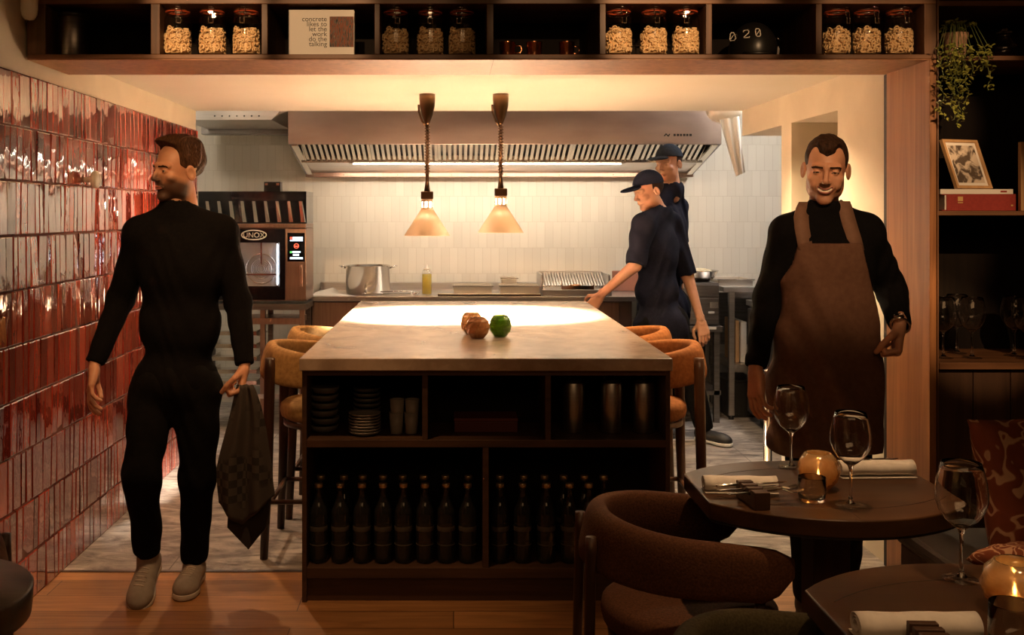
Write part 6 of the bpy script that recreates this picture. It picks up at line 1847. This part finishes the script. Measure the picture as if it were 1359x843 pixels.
wt.tube(ring, .0045, 8, closed=True); 
face = Mw @ Vector((.024, -.024, 0)); wt.lathe([(0, 0), (.016, 0), (.018, .003), (.016, .008), (0, .009)], face, 20, M=(Mw.to_3x3() @ Matrix.Rotation(PI/2, 3, 'X') @ Matrix.Rotation(.7, 3, 'Y')))
wt.build('wristwatch', M_steel_r, man2)

# ================= chefs at the back
def chef(label, joints, headpx, hd, hrot, capm, arms, legs, coat, band=None, h=.009):
    t = thing('person', label, 'person', (joints['hip'].x, joints['hip'].y, 0))
    Mh = Matrix.Translation(P(*headpx, hd)) @ Euler(hrot).to_matrix().to_4x4()
    f = head_sdf(False, False); v, q = iso(f, (-.105, -.13, -.205), (.105, .13, .14), .004); v = xf(Mh, v)
    tfc = torso_f(joints, -.012)
    def core(p):
        d = tfc(p)
        for a in arms: d = smin(d, arm_f(*a, -.002)(p), .02)
        for l in legs: d = smin(d, leg_f(*l, -.01)(p), .03)
        return smin(d, cap(p, joints['neck']+Vector((0, 0, -.05)), Mh @ Vector((0, .03, -.09)), .052, .05), .02)
    pts = [joints['neck'], joints['hip']] + [x for a in arms for x in a] + [x for a in legs for x in a]
    lo, hi = bounds(pts, .12); bvv = iso(core, lo, hi, .011)
    hands = []
    for (a, b, c) in arms:
        fd = (Vector(c)-Vector(b)).normalized() + Vector((0, 0, -.3)); hands.append(hand_mesh(Vector(c), fd, (0, 1, -.2) if abs(fd.y) < .8 else (1, 0, 0), -1, curl=(.5, .55, .6, .6), h=.004))
    np_mesh('body', [(v, q), bvv] + hands, [M_skin, M_skin_d], t)
    def hairf(p):
        o = ell(p, (0, .022, .035), (.0795, .0985, .088)); face = np.maximum(plane(p, (0, -.01, 0), (0, 1, 0)), plane(p, (0, 0, .09), (0, 0, 1)))
        return smax(smax(smax(o, -face, .005), plane(p, (0, 0, -.05), (0, 0, -1)), .006), plane(p, (0, 0, .06), (0, 0, 1)), .004)
    hv, hq = iso(hairf, (-.1, -.1, -.07), (.1, .14, .08), .005); np_mesh('hair', [(xf(Mh, hv), hq)], [M_hair_d], t)
    def capf(p):
        o = ell(p, (0, .015, .045), (.088, .108, .094)); i = ell(p, (0, .015, .040), (.079, .099, .088))
        o = smax(smax(o, -i, .002), plane(p, (0, 0, .048), (0, -.15, -1)), .004)
        br = smax(ell(p, (0, -.125, .050), (.072, .070, .012)), -ell(p, (0, .015, .03), (.079, .099, .088)), .003)
        return smin(o, br, .006)
    cv, cq = iso(capf, (-.11, -.21, .02), (.11, .145, .16), .005); np_mesh('cap', [(xf(Mh, cv), cq)], [capm], t)
    tj = torso_f(joints, .014, 1.0, 1.15)
    def coatf(p):
        d = tj(p)
        d = smin(d, ell(p, A(joints['hip'])+A((0, 0, -.03)), (.18, .15, .16)), .05)
        for (a, b, c) in arms:
            n_ = (Vector(b)-Vector(a)).normalized(); d = smin(d, smax(cap(p, A(a), A(a)+(A(b)-A(a))*1.2, .076, .062), plane(p, Vector(b), n_), .004), .03)
        d = d + wrinkle(p, .004, .7)
        d = smax(d, -cap(p, A(joints['neck'])+A((0, 0, .03)), A(Mh @ Vector((0, .03, -.05))), .054, .056), .005)
        return smax(d, plane(p, (0, 0, joints['hip'].z-.12), (0, 0, -1)), .006)
    lo, hi = bounds([joints['neck'], joints['hip'], joints['shl'], joints['shr']] + [a[1] for a in arms], .17); lo[2] = joints['hip'].z-.2
    np_mesh('chef_jacket', [iso(coatf, lo, hi, h)], [coat], t)
    lo, hi = bounds([x for a in legs for x in a] + [joints['hip']], .16); lo[2] = max(lo[2], .015)
    np_mesh('trousers', [iso(cloth_legs(joints['hip'], legs, .02, e=.02), lo, hi, .010)], [M_trouser], t)
    return t
d1 = 6.66
Jc = dict(neck=P(878, 281, d1), chest=P(870, 335, d1), waist=P(872, 385, d1), hip=P(878, 428, d1), shl=P(854, 300, d1-.14), shr=P(890, 297, d1+.13), rot=np.array(Matrix.Rotation(.95, 3, 'Z')))
rA = (Jc['shl'], P(843, 352, d1-.22), P(797, 392, d1-.12)); rB = (Jc['shr'], P(912, 365, d1+.12), P(930, 425, d1+.02))
l1 = (P(893, 435, d1+.06), P(918, 505, d1-.02), P(934, 572, d1+.04)); l2 = (P(868, 435, d1-.05), P(852, 510, d1-.10), P(858, 572, d1+.02))
l1[2].z = .105; l2[2].z = .10
c1 = chef('chef in navy jacket and cap bending left behind the far end of the island', Jc, (860, 254), d1-.02, (.30, 0, -1.15), M_cap, [rA, rB], [l1, l2], M_navy)
shoe(c1, l1[2], (.75, -1.0, 0), (0, 0, 1), M_blackshoe, M_paper, laces=False); shoe(c1, l2[2], (-.9, -.4, 0), (0, 0, 1), M_blackshoe, M_paper, laces=False)
d2 = 6.97
Jd = dict(neck=P(893, 250, d2), chest=P(882, 306, d2+.03), waist=P(882, 360, d2+.03), hip=P(882, 405, d2+.03), shl=P(868, 278, d2-.06), shr=P(898, 276, d2+.13), rot=np.array(Matrix.Rotation(.9, 3, 'Z')))
ra = (Jd['shl'], P(864, 322, d2-.06), P(868, 365, d2-.06)); rb = (Jd['shr'], P(902, 322, d2+.10), P(900, 365, d2+.05))
m1 = (P(893, 412, d2+.02), P(893, 470, d2), P(893, 560, d2+.02)); m2 = (P(876, 412, d2-.02), P(872, 470, d2), P(872, 560, d2)); m1[2].z = .10; m2[2].z = .10
c2 = chef('taller chef in dark clothes and grey blue cap standing behind the bending chef', Jd, (887, 218), d2-.02, (.12, 0, -.75), M_capl, [ra, rb], [m1, m2], M_navy)
shoe(c2, m1[2], (-.3, -1, 0), (0, 0, 1), M_blackshoe, M_blackshoe, laces=False); shoe(c2, m2[2], (-.5, -1, 0), (0, 0, 1), M_blackshoe, M_blackshoe, laces=False)
# ------------------------------------------------------------------ lights
def spot(name, loc, target, power, angle, blend=.4, col=(1, .62, .32), size=.03):
    l = bpy.data.lights.new(name, 'SPOT'); l.energy = power; l.spot_size = math.radians(angle); l.spot_blend = blend; l.color = col; l.shadow_soft_size = size
    o = bpy.data.objects.new(name, l); C.objects.link(o); o.location = loc
    o.rotation_euler = (Vector(target) - Vector(loc)).to_track_quat('-Z', 'Y').to_euler(); return o
def area(name, loc, target, power, sx, sy, col=(1, .8, .6), spread=180):
    l = bpy.data.lights.new(name, 'AREA'); l.shape = 'RECTANGLE'; l.size = sx; l.size_y = sy; l.energy = power; l.color = col; l.spread = math.radians(spread)
    o = bpy.data.objects.new(name, l); C.objects.link(o); o.location = loc
    o.rotation_euler = (Vector(target) - Vector(loc)).to_track_quat('-Z', 'Y').to_euler(); return o
WARM = (1, .60, .30); AMB = (1, .55, .24); NEU = (1, .84, .64)
for h in HL:
    spot('heat_lamp_light', h + Vector((0, 0, .03)), h + Vector((0, .02, -1)), 1300, 108, .45, (1, .84, .66), .03)
    pl = bpy.data.lights.new('vent_fill_light', 'POINT'); pl.energy = 8; pl.color = (1, .82, .60); pl.shadow_soft_size = .02  # point light added at the vented collar to brighten the ceiling
    po = bpy.data.objects.new('vent_fill_light', pl); C.objects.link(po); po.location = h + Vector((0, 0, .177))
area('hood_light', (.3, 7.56, 1.86), (.3, 8.1, 1.1), 15, 2.4, .04, (1, .85, .68))
area('kitchen_ceiling_light', (2.35, 6.85, 2.70), (1.7, 7.0, 0), 36, .8, .3, (1, .93, .88))
area('kitchen_ceiling_light', (-1.9, 6.75, 2.68), (-1.3, 7.2, 0), 13, .5, .3, (1, .87, .72))
# dining room spots on the ceiling track
trk = 2.85
for (x, tx, ty, tz, pw, an) in ((-.95, -.95, 4.0, 2.22, 520, 9.5), (.80, .80, 4.0, 2.22, 520, 9.5), (-.45, -.50, 4.0, 2.22, 270, 8), (1.6, 1.62, 4.0, 2.22, 250, 9), (1.15, 1.16, 4.0, 2.2, 220, 5), (.28, .33, 4.0, 2.2, 120, 7), (-.2, -.2, 4.0, 2.2, 40, 9),
                                (2.15, 1.9, 4.0, 1.5, 300, 13), (1.9, 1.96, 3.9, 1.98, 300, 9), (1.7, 2.05, 4.02, 1.05, 320, 9)):
    spot('track_spot', (x, .6, trk), (tx, ty, tz), pw, an, .6, WARM, .02)
spot('track_spot', (1.0, 1.6, trk), (1.36, 3.7, 1.55), 170, 24, .7, WARM)          # man with apron
spot('track_spot', (-.9, 1.6, trk), (-1.1, 4.0, 1.5), 150, 30, .7, AMB)           # man at left
spot('track_spot', (1.05, 2.6, trk), (1.0, 2.79, .75), 110, 40, .6, WARM)          # far table
spot('track_spot', (1.2, 1.6, trk), (1.1, 1.9, .75), 60, 40, .6, WARM)            # near table
spot('track_spot', (-.6, 3.2, trk), (-.9, 3.8, 0), 95, 60, .8, AMB)              # floor at the left
area('dining_fill', (.3, .2, 2.8), (.3, 2.5, 0), 18, 2.5, 1.5, AMB)  # unseen soft fill added from the front to bring out the island front
spot('passage_spot', (1.25, 5.15, 2.15), (1.4, 5.1, 0), 130, 130, .6, (1, .72, .42))
spot('passage_spot', (-1.15, 5.2, 2.15), (-1.2, 5.2, 0), 70, 120, .6, (1, .66, .38))

w = bpy.data.worlds.new('World'); bpy.context.scene.world = w; w.use_nodes = True
w.node_tree.nodes['Background'].inputs[0].default_value = (1, .6, .3, 1); w.node_tree.nodes['Background'].inputs[1].default_value = .004

# ------------------------------------------------------------------ camera
cam = bpy.data.cameras.new('camera'); co = bpy.data.objects.new('camera', cam); C.objects.link(co)
co.location = (0, 0, EYE); co.rotation_euler = (PI/2, 0, 0)
cam.sensor_width = 36; cam.lens = F/1359*36; cam.shift_x = (679.5-VX)/1359; cam.shift_y = (VY-421.5)/1359
cam.clip_start = .05; cam.clip_end = 50
sc = bpy.context.scene; sc.camera = co
sc.view_settings.view_transform = 'Standard'; sc.view_settings.look = 'None'; sc.view_settings.gamma = 1; sc.view_settings.use_curve_mapping = False
sc.view_settings.exposure = 0.0
sc.cycles.use_denoising = True
sc.cycles.max_bounces = 12; sc.cycles.transmission_bounces = 12; sc.cycles.sample_clamp_indirect = 20
